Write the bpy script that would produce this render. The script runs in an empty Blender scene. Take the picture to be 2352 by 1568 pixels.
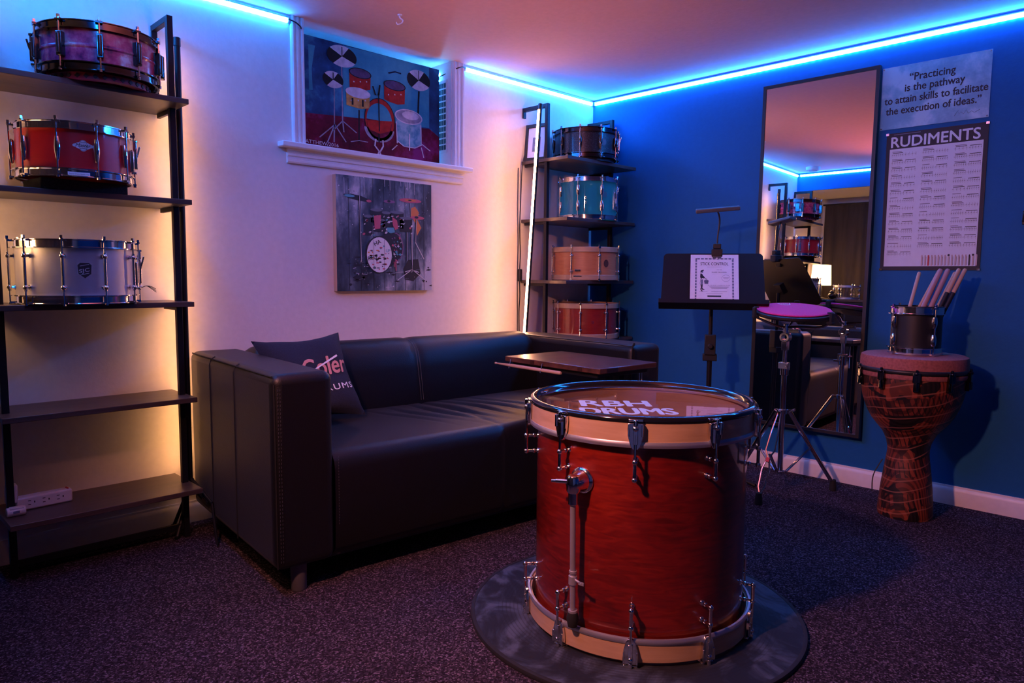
import bpy, bmesh, math, random
from mathutils import Vector, Matrix
random.seed(7)
PI = math.pi
SC = bpy.context.scene
COL = SC.collection

# ---------------------------------------------------------------- camera
H = 2.095                                    # ceiling height
cam_d = bpy.data.cameras.new('camera')
cam = bpy.data.objects.new('camera', cam_d); COL.objects.link(cam)
cam_d.sensor_width = 36; cam_d.lens = 25.093; cam_d.clip_start = .02
yaw, pit, rol = .789878, .091402, .007621
fw = Vector((math.cos(pit)*math.cos(yaw), math.cos(pit)*math.sin(yaw), -math.sin(pit)))
rr = Vector((math.sin(yaw), -math.cos(yaw), 0)); uu = rr.cross(fw)
r2 = math.cos(rol)*rr + math.sin(rol)*uu; u2 = -math.sin(rol)*rr + math.cos(rol)*uu
M = Matrix((r2, u2, -fw)).transposed().to_4x4(); M.translation = Vector((-3.5875, -2.9116, 1.0))
cam.matrix_world = M
SC.camera = cam
SC.view_settings.view_transform = 'Standard'; SC.view_settings.look = 'None'
SC.view_settings.gamma = 1; SC.view_settings.use_curve_mapping = False
SC.view_settings.exposure = 0.25
w = bpy.data.worlds.new('world'); SC.world = w; w.use_nodes = True
w.node_tree.nodes['Background'].inputs[0].default_value = (.01, .012, .02, 1)
w.node_tree.nodes['Background'].inputs[1].default_value = 0.2

# light levels of the room's lamps and of the added ceiling spotlight
BLUE = (.0110, .215, 1.0); BLUE_S = 128.0        # blue strips under the ceiling
BAR = (1.0, .42, .21);   BAR_S = 72.0        # upright light bar in the corner
BAR2 = (1.0, .45, .16);  BAR2_S = 28.0       # upright light bar at the left shelf
CEILW = (1.0, .25, .24); CEIL_W = 150.0       # unseen spotlight on a pole, added to redden the ceiling
LAMP = (1.0, .50, .22);  LAMP_S = 26.0       # table lamp in the alcove
SPOT = (1.0, .34, .26);  SPOT_W = 150.0      # clamp spotlight under the alcove soffit

# ---------------------------------------------------------------- materials
def lin(c): return tuple(((x/255)/12.92 if x/255 <= .04045 else ((x/255+.055)/1.055)**2.4) for x in c)
class NT:
    def __init__(s, name):
        s.m = bpy.data.materials.new(name); s.m.use_nodes = True
        s.t = s.m.node_tree; s.p = s.t.nodes['Principled BSDF']
        s.out = s.t.nodes['Material Output']
    def n(s, typ, **kw):
        o = s.t.nodes.new(typ)
        for k, v in kw.items():
            if k.startswith('i_'): o.inputs[k[2:].replace('_', ' ')].default_value = v
            else: setattr(o, k, v)
        return o
    def l(s, a, b): s.t.links.new(a, b)
    def co(s, scale=(1, 1, 1), rot=(0, 0, 0)):
        tc = s.n('ShaderNodeTexCoord'); mp = s.n('ShaderNodeMapping')
        mp.inputs['Scale'].default_value = scale; mp.inputs['Rotation'].default_value = rot
        s.l(tc.outputs['Object'], mp.inputs[0]); return mp.outputs[0]
    def ramp(s, src, stops, interp='LINEAR'):
        r = s.n('ShaderNodeValToRGB'); r.color_ramp.interpolation = interp
        e = r.color_ramp.elements
        while len(e) < len(stops): e.new(.5)
        for i, (p, c) in enumerate(stops):
            e[i].position = p; e[i].color = (c[0], c[1], c[2], 1) if not isinstance(c, (int, float)) else (c, c, c, 1)
        s.l(src, r.inputs[0]); return r.outputs[0]
    def bump(s, src, strength, dist=.01):
        b = s.n('ShaderNodeBump'); b.inputs['Strength'].default_value = strength; b.inputs['Distance'].default_value = dist
        s.l(src, b.inputs['Height']); s.l(b.outputs[0], s.p.inputs['Normal'])

def plain(name, col, rough=.5, metal=0, coat=0, spec=.5, noise=.0, nscale=40, bump=0, bscale=None, croughness=.05, aniso=0):
    t = NT(name); p = t.p
    p.inputs['Roughness'].default_value = rough; p.inputs['Metallic'].default_value = metal
    p.inputs['Coat Weight'].default_value = coat; p.inputs['Coat Roughness'].default_value = croughness
    p.inputs['Specular IOR Level'].default_value = spec; p.inputs['Anisotropic'].default_value = aniso
    nz = t.n('ShaderNodeTexNoise', i_Scale=nscale, i_Detail=4.0); t.l(t.co(), nz.inputs['Vector'])
    a = max(noise, .03)
    lo = tuple(max(0, c*(1-a)) for c in col); hi = tuple(min(1, c*(1+a)) for c in col)
    t.l(t.ramp(nz.outputs[0], [(.3, lo), (.7, hi)]), p.inputs['Base Color'])
    if bump:
        nb = t.n('ShaderNodeTexNoise', i_Scale=bscale or nscale, i_Detail=3.0); t.l(t.co(), nb.inputs['Vector'])
        t.bump(nb.outputs[0], bump, .004)
    return t.m

def emit(name, col, strength, dots=None):
    t = NT(name); e = t.n('ShaderNodeEmission'); e.inputs[0].default_value = (*col, 1); e.inputs[1].default_value = strength
    if dots:                                        # diodes along the strip
        axis, pitch = dots
        sp = t.n('ShaderNodeSeparateXYZ'); tc = t.n('ShaderNodeTexCoord'); t.l(tc.outputs['Object'], sp.inputs[0])
        m1 = t.n('ShaderNodeMath', operation='MULTIPLY'); m1.inputs[1].default_value = 2*PI/pitch; t.l(sp.outputs[axis], m1.inputs[0])
        s1 = t.n('ShaderNodeMath', operation='SINE'); t.l(m1.outputs[0], s1.inputs[0])
        a = t.n('ShaderNodeMath', operation='MULTIPLY_ADD'); a.inputs[1].default_value = .35*strength; a.inputs[2].default_value = strength
        t.l(s1.outputs[0], a.inputs[0]); t.l(a.outputs[0], e.inputs[1])
    t.l(e.outputs[0], t.out.inputs[0]); return t.m

def wood(name, c1, c2, scale=(3, 40, 40), rough=.45, coat=0, spec=.5):
    t = NT(name); p = t.p
    nz = t.n('ShaderNodeTexNoise', i_Scale=1.0, i_Detail=6.0, i_Roughness=.65); t.l(t.co(scale), nz.inputs['Vector'])
    t.l(t.ramp(nz.outputs[0], [(.3, c1), (.7, c2)]), p.inputs['Base Color'])
    p.inputs['Roughness'].default_value = rough; p.inputs['Coat Weight'].default_value = coat; p.inputs['Coat Roughness'].default_value = .06
    p.inputs['Specular IOR Level'].default_value = spec
    t.bump(nz.outputs[0], .08, .002); return t.m

def mottled(name, stops, scale, rough=.6, detail=5, sc=(1, 1, 1), coat=0):
    t = NT(name); nz = t.n('ShaderNodeTexNoise', i_Scale=scale, i_Detail=float(detail), i_Roughness=.6); t.l(t.co(sc), nz.inputs['Vector'])
    stops = [(.5+(q-.5)*.55, c) for q, c in stops]
    t.l(t.ramp(nz.outputs[0], stops), t.p.inputs['Base Color']); t.p.inputs['Roughness'].default_value = rough
    t.p.inputs['Coat Weight'].default_value = coat
    return t.m

MT = {}
MT['white_wall'] = plain('white_wall_paint', (.80, .76, .73), .75, bump=.12, bscale=90, noise=.02)
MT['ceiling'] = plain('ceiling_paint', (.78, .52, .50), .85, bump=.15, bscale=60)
MT['blue_wall'] = plain('blue_wall_paint', (.010, .120, .34), .65, spec=.2, bump=.12, bscale=90)
MT['beige'] = plain('beige_paint', (.55, .50, .42), .8)
MT['trim'] = plain('white_trim_paint', (.80, .78, .78), .4)
MT['chrome'] = plain('chrome', (.80, .80, .82), .10, 1)
MT['black_chrome'] = plain('black_chrome', (.10, .10, .11), .12, 1)
MT['alu'] = plain('brushed_aluminium', (.66, .66, .70), .36, .72, aniso=.6)
MT['black'] = plain('black_plastic', (.012, .012, .014), .45)
MT['black_gloss'] = plain('black_gloss', (.008, .008, .010), .12, coat=.4)
MT['black_metal'] = plain('black_powder_coat', (.009, .009, .012), .42, spec=.3, bump=.1, bscale=300)
MT['rubber'] = plain('black_rubber', (.010, .010, .010), .8)
MT['foam'] = plain('dark_foam', (.02, .022, .024), .95, noise=.4, nscale=150, bump=.3, bscale=200)
MT['leather'] = plain('black_leather', (.0022, .0018, .0025), .46, spec=.45, bump=.16, bscale=260)
MT['leather'].node_tree.nodes['Principled BSDF'].inputs['Sheen Weight'].default_value = .05
MT['leather'].node_tree.nodes['Principled BSDF'].inputs['Sheen Roughness'].default_value = .45
MT['thread'] = plain('seam_thread', (.05, .05, .06), .6)
MT['seam'] = plain('seam_line', (.004, .004, .004), .7)
MT['leg_grey'] = plain('grey_leg', (.10, .10, .12), .5)
MT['fabric_navy'] = plain('pillow_cotton', (.014, .018, .034), .95, noise=.3, nscale=300, bump=.25, bscale=400)
MT['pinkprint'] = plain('print_peach', (.62, .27, .22), .8)
MT['whiteprint'] = plain('print_white', (.80, .80, .82), .7)
MT['white_plastic'] = plain('white_plastic', (.72, .70, .70), .4)
MT['paper'] = plain('white_paper', (.78, .77, .80), .6)
MT['badge_silver'] = plain('badge_silver', (.50, .50, .53), .35, .2)
MT['chart_paper'] = plain('pale_blue_paper', (.60, .72, .84), .5)
MT['ink'] = plain('black_ink', (.012, .012, .02), .6)
MT['greyink'] = plain('grey_ink', (.16, .17, .24), .7)
MT['red'] = plain('red_print', (.5, .02, .03), .5)
MT['shelfwood'] = wood('dark_shelf_wood', (.050, .034, .030), (.10, .066, .054), (2.5, 30, 30), .38)
MT['tablewood'] = wood('dark_plank_table_wood', (.045, .018, .012), (.16, .06, .035), (4, 30, 30), .30, coat=.2)
MT['maple'] = wood('natural_maple_hoop', (.46, .29, .16), (.58, .38, .23), (6, 6, 50), .35, coat=.3)
MT['hoopred'] = wood('tan_hoop_wood', (.50, .30, .18), (.62, .40, .26), (6, 6, 50), .4, coat=.2)
MT['stickwood'] = wood('hickory_stick', (.50, .30, .18), (.62, .40, .27), (20, 20, 4), .45)
MT['innerwood'] = wood('drum_inner_maple', (.40, .22, .13), (.52, .30, .19), (6, 6, 40), .6)
MT['headwhite'] = plain('white_drum_head', (.72, .72, .72), .55)
MT['goldpaint'] = plain('gold_frame_edge', (.55, .28, .08), .3, .6)

def carpet():
    t = NT('speckled_carpet'); p = t.p
    n1 = t.n('ShaderNodeTexVoronoi', i_Scale=240.0); t.l(t.co(), n1.inputs['Vector'])
    sp = t.n('ShaderNodeSeparateColor'); t.l(n1.outputs['Color'], sp.inputs[0])
    n2 = t.n('ShaderNodeTexNoise', i_Scale=120.0, i_Detail=2.0); t.l(t.co(), n2.inputs['Vector'])
    n3 = t.n('ShaderNodeTexNoise', i_Scale=2.2, i_Detail=3.0); t.l(t.co(), n3.inputs['Vector'])
    c = t.ramp(sp.outputs[0], [(.0, (.019, .014, .019)), (.52, (.038, .028, .038)), (.80, (.088, .063, .084)), (1.0, (.24, .18, .23))])
    mx = t.n('ShaderNodeMix', data_type='RGBA', blend_type='MULTIPLY'); mx.inputs[0].default_value = .7
    t.l(c, mx.inputs[6]); t.l(t.ramp(n2.outputs[0], [(.36, .35), (.62, 1.0)]), mx.inputs[7])
    m2 = t.n('ShaderNodeMix', data_type='RGBA', blend_type='MULTIPLY'); m2.inputs[0].default_value = .35
    t.l(mx.outputs[2], m2.inputs[6]); t.l(t.ramp(n3.outputs[0], [(.3, .55), (.7, 1.0)]), m2.inputs[7])
    t.l(m2.outputs[2], p.inputs['Base Color']); p.inputs['Roughness'].default_value = 1; p.inputs['Specular IOR Level'].default_value = .05
    t.bump(n2.outputs[0], .35, .006); return t.m
MT['carpet'] = carpet()

def rugmat():
    t = NT('plush_rug'); p = t.p
    n1 = t.n('ShaderNodeTexNoise', i_Scale=5.0, i_Detail=6.0, i_Roughness=.6, i_Distortion=1.6); t.l(t.co(), n1.inputs['Vector'])
    c = t.ramp(n1.outputs[0], [(.44, (.004, .006, .010)), (.51, (.018, .026, .038)), (.60, (.058, .078, .105))])
    tc = t.n('ShaderNodeTexCoord'); sp = t.n('ShaderNodeVectorMath', operation='LENGTH'); t.l(tc.outputs['Object'], sp.inputs[0])
    m = t.n('ShaderNodeMath', operation='MULTIPLY'); m.inputs[1].default_value = 2*PI/.0115; t.l(sp.outputs['Value'], m.inputs[0])
    s = t.n('ShaderNodeMath', operation='SINE'); t.l(m.outputs[0], s.inputs[0])
    mk = t.ramp(sp.outputs['Value'], [(.395, 1.0), (.425, 0.0)])
    m2 = t.n('ShaderNodeMath', operation='MULTIPLY'); t.l(s.outputs[0], m2.inputs[0]); t.l(mk, m2.inputs[1])
    rg = t.ramp(m2.outputs[0], [(.30, 1.0), (.85, .60)])
    mx = t.n('ShaderNodeMix', data_type='RGBA', blend_type='MULTIPLY'); mx.inputs[0].default_value = 1
    t.l(c, mx.inputs[6]); t.l(rg, mx.inputs[7])
    t.l(mx.outputs[2], p.inputs['Base Color']); p.inputs['Roughness'].default_value = .8
    t.bump(n1.outputs[0], .3, .01); return t.m
MT['rug'] = rugmat()
MT['inlay'] = plain('silver_inlay', (.62, .63, .70), .34, .8)

def flamed(name, c0, c1, c2, coat=.9):
    t = NT(name); p = t.p
    n1 = t.n('ShaderNodeTexNoise', i_Scale=1.0, i_Detail=4.0, i_Distortion=1.2); t.l(t.co((13, 13, 75)), n1.inputs['Vector'])
    n2 = t.n('ShaderNodeTexNoise', i_Scale=3.0, i_Detail=2.0); t.l(t.co(), n2.inputs['Vector'])
    a = t.n('ShaderNodeMath', operation='MULTIPLY_ADD'); a.inputs[1].default_value = .5; t.l(n2.outputs[0], a.inputs[0])
    h = t.n('ShaderNodeMath', operation='MULTIPLY'); h.inputs[1].default_value = .5; t.l(n1.outputs[0], h.inputs[0]); t.l(h.outputs[0], a.inputs[2])
    t.l(t.ramp(a.outputs[0], [(.30, c0), (.5, c1), (.70, c2)]), p.inputs['Base Color'])
    p.inputs['Roughness'].default_value = .35; p.inputs['Coat Weight'].default_value = coat; p.inputs['Coat Roughness'].default_value = .05
    return t.m
MT['redshell'] = flamed('red_flamed_lacquer', (.060, .0022, .0016), (.165, .007, .004), (.29, .020, .008))
MT['redsnare'] = flamed('red_gloss_lacquer', (.36, .004, .006), (.41, .005, .007), (.46, .007, .010))
MT['orangeshell'] = flamed('orange_maple_lacquer', (.48, .17, .06), (.58, .22, .085), (.66, .28, .12), .4)
MT['redshell2'] = flamed('cherry_red_lacquer', (.22, .012, .008), (.30, .018, .010), (.38, .028, .014))
MT['collage'] = mottled('red_photo_collage', [(.25, (.05, .008, .04)), (.40, (.32, .018, .07)), (.55, (.52, .05, .11)), (.70, (.56, .17, .17)), (.85, (.66, .42, .42))], 16, .2, 7, coat=.6)
MT['blackspark'] = mottled('black_sparkle_wrap', [(.4, (.006, .006, .008)), (.66, (.03, .03, .035)), (.8, (.12, .12, .13))], 320, .35, 2, coat=.3)
MT['djskin'] = plain('djembe_red_skin', (.33, .10, .085), .75, noise=.25, nscale=120)
MT['padtop'] = plain('magenta_practice_pad', (.78, .03, .24), .65, noise=.1, nscale=150)

def djbody():
    t = NT('djembe_carved_wrap'); p = t.p
    v = t.co((1, 1, 1), (.22, .16, 0))
    sp = t.n('ShaderNodeSeparateXYZ'); nz = t.n('ShaderNodeTexNoise', i_Scale=5.0, i_Detail=1.0); t.l(v, nz.inputs['Vector'])
    va = t.n('ShaderNodeVectorMath', operation='MULTIPLY_ADD'); va.inputs[1].default_value = (.045, .045, .045); t.l(nz.outputs['Color'], va.inputs[0]); t.l(v, va.inputs[2]); t.l(va.outputs[0], sp.inputs[0])
    def wave(k, lo, hi, out, ax=2):
        m = t.n('ShaderNodeMath', operation='MULTIPLY'); m.inputs[1].default_value = k; t.l(sp.outputs[ax], m.inputs[0])
        s = t.n('ShaderNodeMath', operation='SINE'); t.l(m.outputs[0], s.inputs[0]); a = t.n('ShaderNodeMath', operation='MULTIPLY_ADD'); a.inputs[1].default_value = .5; a.inputs[2].default_value = .5; t.l(s.outputs[0], a.inputs[0])
        return t.ramp(a.outputs[0], [(lo, out[0]), (hi, out[1])])
    br = t.n('ShaderNodeTexBrick', i_Scale=13.0); br.inputs['Color1'].default_value = (.020, .008, .006, 1); br.inputs['Color2'].default_value = (.26, .045, .018, 1); br.inputs['Mortar'].default_value = (.03, .010, .006, 1); br.inputs['Mortar Size'].default_value = .03; br.offset = .37
    t.l(va.outputs[0], br.inputs['Vector'])
    ck = t.n('ShaderNodeTexVoronoi', distance='MANHATTAN', i_Scale=16.0); t.l(va.outputs[0], ck.inputs['Vector'])
    cell = t.ramp(ck.outputs['Color'], [(.38, (.016, .008, .006)), (.46, (.15, .024, .012)), (.75, (.27, .050, .018))])
    m = t.n('ShaderNodeMix', data_type='RGBA'); t.l(wave(46, .42, .50, (0.0, 1.0)), m.inputs[0]); t.l(br.outputs[0], m.inputs[6]); t.l(cell, m.inputs[7])
    m2 = t.n('ShaderNodeMix', data_type='RGBA', blend_type='MULTIPLY'); m2.inputs[0].default_value = .8; t.l(m.outputs[2], m2.inputs[6]); t.l(wave(620, .3, .6, (.25, 1.0), 0), m2.inputs[7])
    m3 = t.n('ShaderNodeMix', data_type='RGBA'); t.l(wave(46*3, .955, .985, (0.0, .55)), m3.inputs[0]); t.l(m2.outputs[2], m3.inputs[6]); m3.inputs[7].default_value = (.42, .15, .09, 1)
    t.l(m3.outputs[2], p.inputs['Base Color']); p.inputs['Roughness'].default_value = .5; return t.m
MT['djbody'] = djbody()

def thinglass(name, tint, rough=.02, refl=1.0, ior=1.5):
    t = NT(name); tr = t.n('ShaderNodeBsdfTransparent'); tr.inputs[0].default_value = (*tint, 1)
    gl = t.n('ShaderNodeBsdfGlossy'); gl.inputs['Roughness'].default_value = rough; gl.inputs[0].default_value = (refl, refl, refl, 1)
    lw = t.n('ShaderNodeLayerWeight'); lw.inputs[0].default_value = .5
    pw = t.n('ShaderNodeMath', operation='POWER'); pw.inputs[1].default_value = 5; t.l(lw.outputs['Facing'], pw.inputs[0])
    fr = t.n('ShaderNodeMath', operation='MULTIPLY_ADD'); fr.inputs[1].default_value = .95; fr.inputs[2].default_value = .05; t.l(pw.outputs[0], fr.inputs[0])
    mx = t.n('ShaderNodeMixShader'); t.l(fr.outputs[0], mx.inputs[0]); t.l(tr.outputs[0], mx.inputs[1]); t.l(gl.outputs[0], mx.inputs[2])
    t.l(mx.outputs[0], t.out.inputs[0]); return t.m
MT['clearhead'] = thinglass('clear_drum_head', (.92, .92, .94))
def acrylic():
    m = thinglass('teal_clear_acrylic', (.55, .90, .90), .03, 1.0, 1.5); t = m.node_tree; out = t.nodes['Material Output']
    src = out.inputs[0].links[0].from_socket; df = t.nodes.new('ShaderNodeBsdfTranslucent'); df.inputs[0].default_value = (.10, .62, .62, 1)
    d2 = t.nodes.new('ShaderNodeBsdfDiffuse'); d2.inputs[0].default_value = (.06, .42, .44, 1); a = t.nodes.new('ShaderNodeAddShader'); t.links.new(df.outputs[0], a.inputs[0]); t.links.new(d2.outputs[0], a.inputs[1])
    mx = t.nodes.new('ShaderNodeMixShader'); mx.inputs[0].default_value = .28; t.links.new(src, mx.inputs[1]); t.links.new(a.outputs[0], mx.inputs[2]); t.links.new(mx.outputs[0], out.inputs[0]); return m
MT['acrylic'] = acrylic()
MT['plasticclear'] = thinglass('clear_plastic', (.9, .9, .92))
def mirror():
    t = NT('mirror_glass'); t.p.inputs['Metallic'].default_value = 1; t.p.inputs['Roughness'].default_value = .004
    t.p.inputs['Base Color'].default_value = (.90, .91, .91, 1); return t.m
MT['mirror'] = mirror()
MT['blueled'] = emit('blue_led_x', BLUE, BLUE_S, (0, .034))
MT['blueledy'] = emit('blue_led_y', BLUE, BLUE_S, (1, .034))
MT['blueledz'] = emit('blue_led_z', BLUE, BLUE_S*.5, (2, .028))
MT['blueledr'] = emit('blue_led_recess', BLUE, BLUE_S*.3, (0, .034))
MT['leddot'] = emit('blue_led_dot', (.05, .40, 1), 900)
MT['bar'] = emit('warm_light_bar', BAR, BAR_S)
MT['bar3'] = emit('peach_sofa_strip', (1.0, .40, .24), 9.0)
MT['bar2'] = emit('amber_light_bar', BAR2, BAR2_S)
MT['shade'] = emit('lit_lamp_shade', LAMP, LAMP_S*.35)
MT['bulb'] = emit('lamp_bulb', LAMP, LAMP_S*4)
def curtainmat():
    return mottled('dark_brown_curtain', [(.3, (.022, .015, .010)), (.7, (.040, .028, .018))], 14, .85, 4, (1, 1, .1))
MT['curtain'] = curtainmat()

# ---------------------------------------------------------------- mesh helpers
class MB:
    def __init__(s): s.v = []; s.f = []; s.m = []; s.mi = 0
    def add(s, vs, fs, mi=None):
        o = len(s.v); s.v += [tuple(p) for p in vs]
        for f in fs: s.f.append([i+o for i in f]); s.m.append(s.mi if mi is None else mi)
        return s
    def box(s, x0, x1, y0, y1, z0, z1, mi=None):
        v = [(x, y, z) for x in (x0, x1) for y in (y0, y1) for z in (z0, z1)]
        return s.add(v, [(0, 1, 3, 2), (4, 6, 7, 5), (0, 4, 5, 1), (2, 3, 7, 6), (0, 2, 6, 4), (1, 5, 7, 3)], mi)
    def boxm(s, size, mat, mi=None):
        a, b, c = [x/2 for x in size]
        v = [mat @ Vector((x, y, z)) for x in (-a, a) for y in (-b, b) for z in (-c, c)]
        return s.add(v, [(0, 1, 3, 2), (4, 6, 7, 5), (0, 4, 5, 1), (2, 3, 7, 6), (0, 2, 6, 4), (1, 5, 7, 3)], mi)
    def tube(s, pts, r, n=10, mi=None, caps=True, closed=False, flat=1.0):
        pts = [Vector(p) for p in pts]; N = len(pts)
        rs = r if isinstance(r, (list, tuple)) else [r]*N
        t0 = (pts[1]-pts[0]).normalized(); a = Vector((0, 0, 1)) if abs(t0.z) < .9 else Vector((1, 0, 0))
        nx = t0.cross(a).normalized(); vs = []
        for i, p in enumerate(pts):
            if closed: t = (pts[(i+1) % N]-pts[i-1]).normalized()
            else: t = (pts[min(i+1, N-1)]-pts[max(i-1, 0)]).normalized()
            nx = (nx - t*nx.dot(t)).normalized(); ny = t.cross(nx)
            for k in range(n):
                an = 2*PI*k/n; vs.append(p + rs[i]*(math.cos(an)*nx + flat*math.sin(an)*ny))
        fs = []
        for i in range(N if closed else N-1):
            j = (i+1) % N
            for k in range(n): fs.append((i*n+k, i*n+(k+1) % n, j*n+(k+1) % n, j*n+k))
        if caps and not closed: fs += [tuple(range(n)), tuple((N-1)*n+k for k in range(n))]
        return s.add(vs, fs, mi)
    def cyl(s, p0, p1, r0, r1=None, n=16, mi=None): return s.tube([p0, p1], [r0, r0 if r1 is None else r1], n, mi)
    def lathe(s, prof, n=64, c=(0, 0, 0), closed=False, mi=None, mat=None, a0=0, a1=2*PI):
        full = abs(a1-a0-2*PI) < 1e-6; K = n if full else n+1; vs = []; P = len(prof)
        for i in range(K):
            a = a0+(a1-a0)*i/n
            for (r, z) in prof:
                p = Vector((r*math.cos(a), r*math.sin(a), z)); p = (mat @ p) if mat else p
                vs.append(p+Vector(c))
        fs = []
        for i in range(n):
            j = (i+1) % K
            for k in range(P if closed else P-1):
                k2 = (k+1) % P; q = [i*P+k, j*P+k, j*P+k2, i*P+k2]
                fs.append(q)
        return s.add(vs, fs, mi)
    def ball(s, c, r, n=12, sc=(1, 1, 1), mi=None):
        pr = [(r*math.sin(PI*i/(n//2)), -r*math.cos(PI*i/(n//2))) for i in range(n//2+1)]
        pr[0] = (1e-5, -r); pr[-1] = (1e-5, r)
        mm = Matrix.Diagonal((*sc, 1)); return s.lathe(pr, n, c, mi=mi, mat=mm)
    def poly(s, pts, mi=None): return s.add(pts, [tuple(range(len(pts)))], mi)
    def prism(s, pts, vec, mi=None):
        n = len(pts); v = [Vector(p) for p in pts]; vec = Vector(vec)
        return s.add(v+[p+vec for p in v], [tuple(range(n)), tuple(range(2*n-1, n-1, -1))]+[(i, (i+1) % n, n+(i+1) % n, n+i) for i in range(n)], mi)
    def build(s, name, mats, parent=None, smooth=35, bevel=None, seg=2, sub=0, normals=True):
        me = bpy.data.meshes.new(name); me.from_pydata([tuple(p) for p in s.v], [], s.f)
        if not isinstance(mats, (list, tuple)): mats = [mats]
        for m in mats: me.materials.append(m if not isinstance(m, str) else MT[m])
        for p, i in zip(me.polygons, s.m): p.material_index = i
        if normals:
            bm = bmesh.new(); bm.from_mesh(me); bmesh.ops.recalc_face_normals(bm, faces=bm.faces); bm.to_mesh(me); bm.free()
        if smooth:
            for p in me.polygons: p.use_smooth = True
            me.set_sharp_from_angle(angle=math.radians(smooth))
        o = bpy.data.objects.new(name, me); COL.objects.link(o)
        if parent is not None: o.parent = parent
        if bevel:
            b = o.modifiers.new('bevel', 'BEVEL'); b.width = bevel; b.segments = seg; b.limit_method = 'ANGLE'; b.angle_limit = math.radians(40)
            b.harden_normals = False
        if sub:
            b = o.modifiers.new('sub', 'SUBSURF'); b.levels = sub; b.render_levels = sub
        return o

def tag(o, label, cat, group=None, kind=None):
    o['label'] = label; o['category'] = cat
    if group: o['group'] = group
    if kind: o['kind'] = kind
    return o
def thing(name, label, cat, loc=(0, 0, 0), rz=0, group=None, rot=None):
    o = bpy.data.objects.new(name, None); COL.objects.link(o); o.empty_display_size = .05
    o.location = loc; o.rotation_euler = rot if rot else (0, 0, rz)
    return tag(o, label, cat, group)
def struct(name, mb, mat, parent=None, **k):
    o = mb.build(name, mat, parent, **k)
    if parent is None: o['kind'] = 'structure'
    return o
def copypart(o, parent, rz=0, loc=None):
    c = o.copy(); COL.objects.link(c); c.parent = parent; c.rotation_euler = (0, 0, rz)
    if loc: c.location = loc
    for ch in list(o.children):
        d = ch.copy(); COL.objects.link(d); d.parent = c
    return c
_tc = {}
def textmesh(s, bold=0, shear=0, spacing=1.0):
    k = (s, bold, shear, spacing)
    if k not in _tc:
        cu = bpy.data.curves.new('lettering', 'FONT'); cu.body = s; cu.size = 1; cu.offset = bold; cu.shear = shear; cu.resolution_u = 3; cu.space_character = spacing
        o = bpy.data.objects.new('lettering', cu); COL.objects.link(o)
        dg = bpy.context.evaluated_depsgraph_get(); dg.update()
        me = bpy.data.meshes.new_from_object(o.evaluated_get(dg))
        V = [(v.co.x, v.co.y) for v in me.vertices]; F = [tuple(p.vertices) for p in me.polygons]
        bpy.data.objects.remove(o); bpy.data.curves.remove(cu); bpy.data.meshes.remove(me)
        _tc[k] = (V, F)
    return _tc[k]

class Flat:
    """printed or painted shapes on a sheet: (u, v) on the sheet, w = height of the ink above it"""
    def __init__(s, fn, step=.0004): s.mb = MB(); s.fn = fn; s.st = step
    def poly(s, pts, mi, L=1): s.mb.poly([s.fn(u, v, L*s.st) for u, v in pts], mi)
    def rect(s, u0, v0, u1, v1, mi, L=1): s.poly([(u0, v0), (u1, v0), (u1, v1), (u0, v1)], mi, L)
    def ell(s, cu, cv, ru, rv, mi, L=1, rot=0, n=28, a0=0, a1=2*PI, pie=False):
        full = abs(a1-a0-2*PI) < 1e-6; P = []
        for i in range(n if full else n+1):
            a = a0+(a1-a0)*i/n; x, y = ru*math.cos(a), rv*math.sin(a)
            P.append((cu+x*math.cos(rot)-y*math.sin(rot), cv+x*math.sin(rot)+y*math.cos(rot)))
        if pie: P.append((cu, cv))
        s.poly(P, mi, L)
    def ring(s, cu, cv, ru, rv, wd, mi, L=1, rot=0, n=28, a0=0, a1=2*PI):
        P = []
        for i in range(n+1):
            a = a0+(a1-a0)*i/n; x, y = ru*math.cos(a), rv*math.sin(a)
            P.append((cu+x*math.cos(rot)-y*math.sin(rot), cv+x*math.sin(rot)+y*math.cos(rot)))
        s.line(P, wd, mi, L)
    def line(s, pts, wd, mi, L=1):
        n = len(pts); A = []; B = []
        for i in range(n):
            p0 = Vector(pts[max(i-1, 0)]); p1 = Vector(pts[min(i+1, n-1)]); t = p1-p0
            if t.length < 1e-9: t = Vector((1, 0))
            t.normalize(); nn = Vector((-t.y, t.x)); w_ = (wd[i] if isinstance(wd, (list, tuple)) else wd)/2
            c = Vector(pts[i]); A.append(c+nn*w_); B.append(c-nn*w_)
        for i in range(n-1): s.poly([A[i], A[i+1], B[i+1], B[i]], mi, L)
    def text(s, txt, u, v, size, mi, L=1, align='l', bold=0, shear=0, sx=1.0, rot=0, spacing=1.0, fit=None):
        V, F = textmesh(txt, 0, shear, spacing); xs = [p[0] for p in V]; x0, x1 = min(xs), max(xs)
        if fit: sx = fit/((x1-x0)*size)
        off = {'l': x0, 'c': (x0+x1)/2, 'r': x1}[align]; ca, sa = math.cos(rot), math.sin(rot)
        k = bold*size*.8                                          # a heavier letter is the letter laid down again with a slight shift
        for n_, (du, dv) in enumerate(((0, 0), (k, 0), (-k, 0), (0, k), (0, -k)) if bold else ((0, 0),)):
            P = []
            for x, y in V:
                X, Y = (x-off)*size*sx+du, y*size+dv; P.append(s.fn(u+X*ca-Y*sa, v+X*sa+Y*ca, (L+.04*n_)*s.st))
            s.mb.add(P, F, mi)
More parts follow.
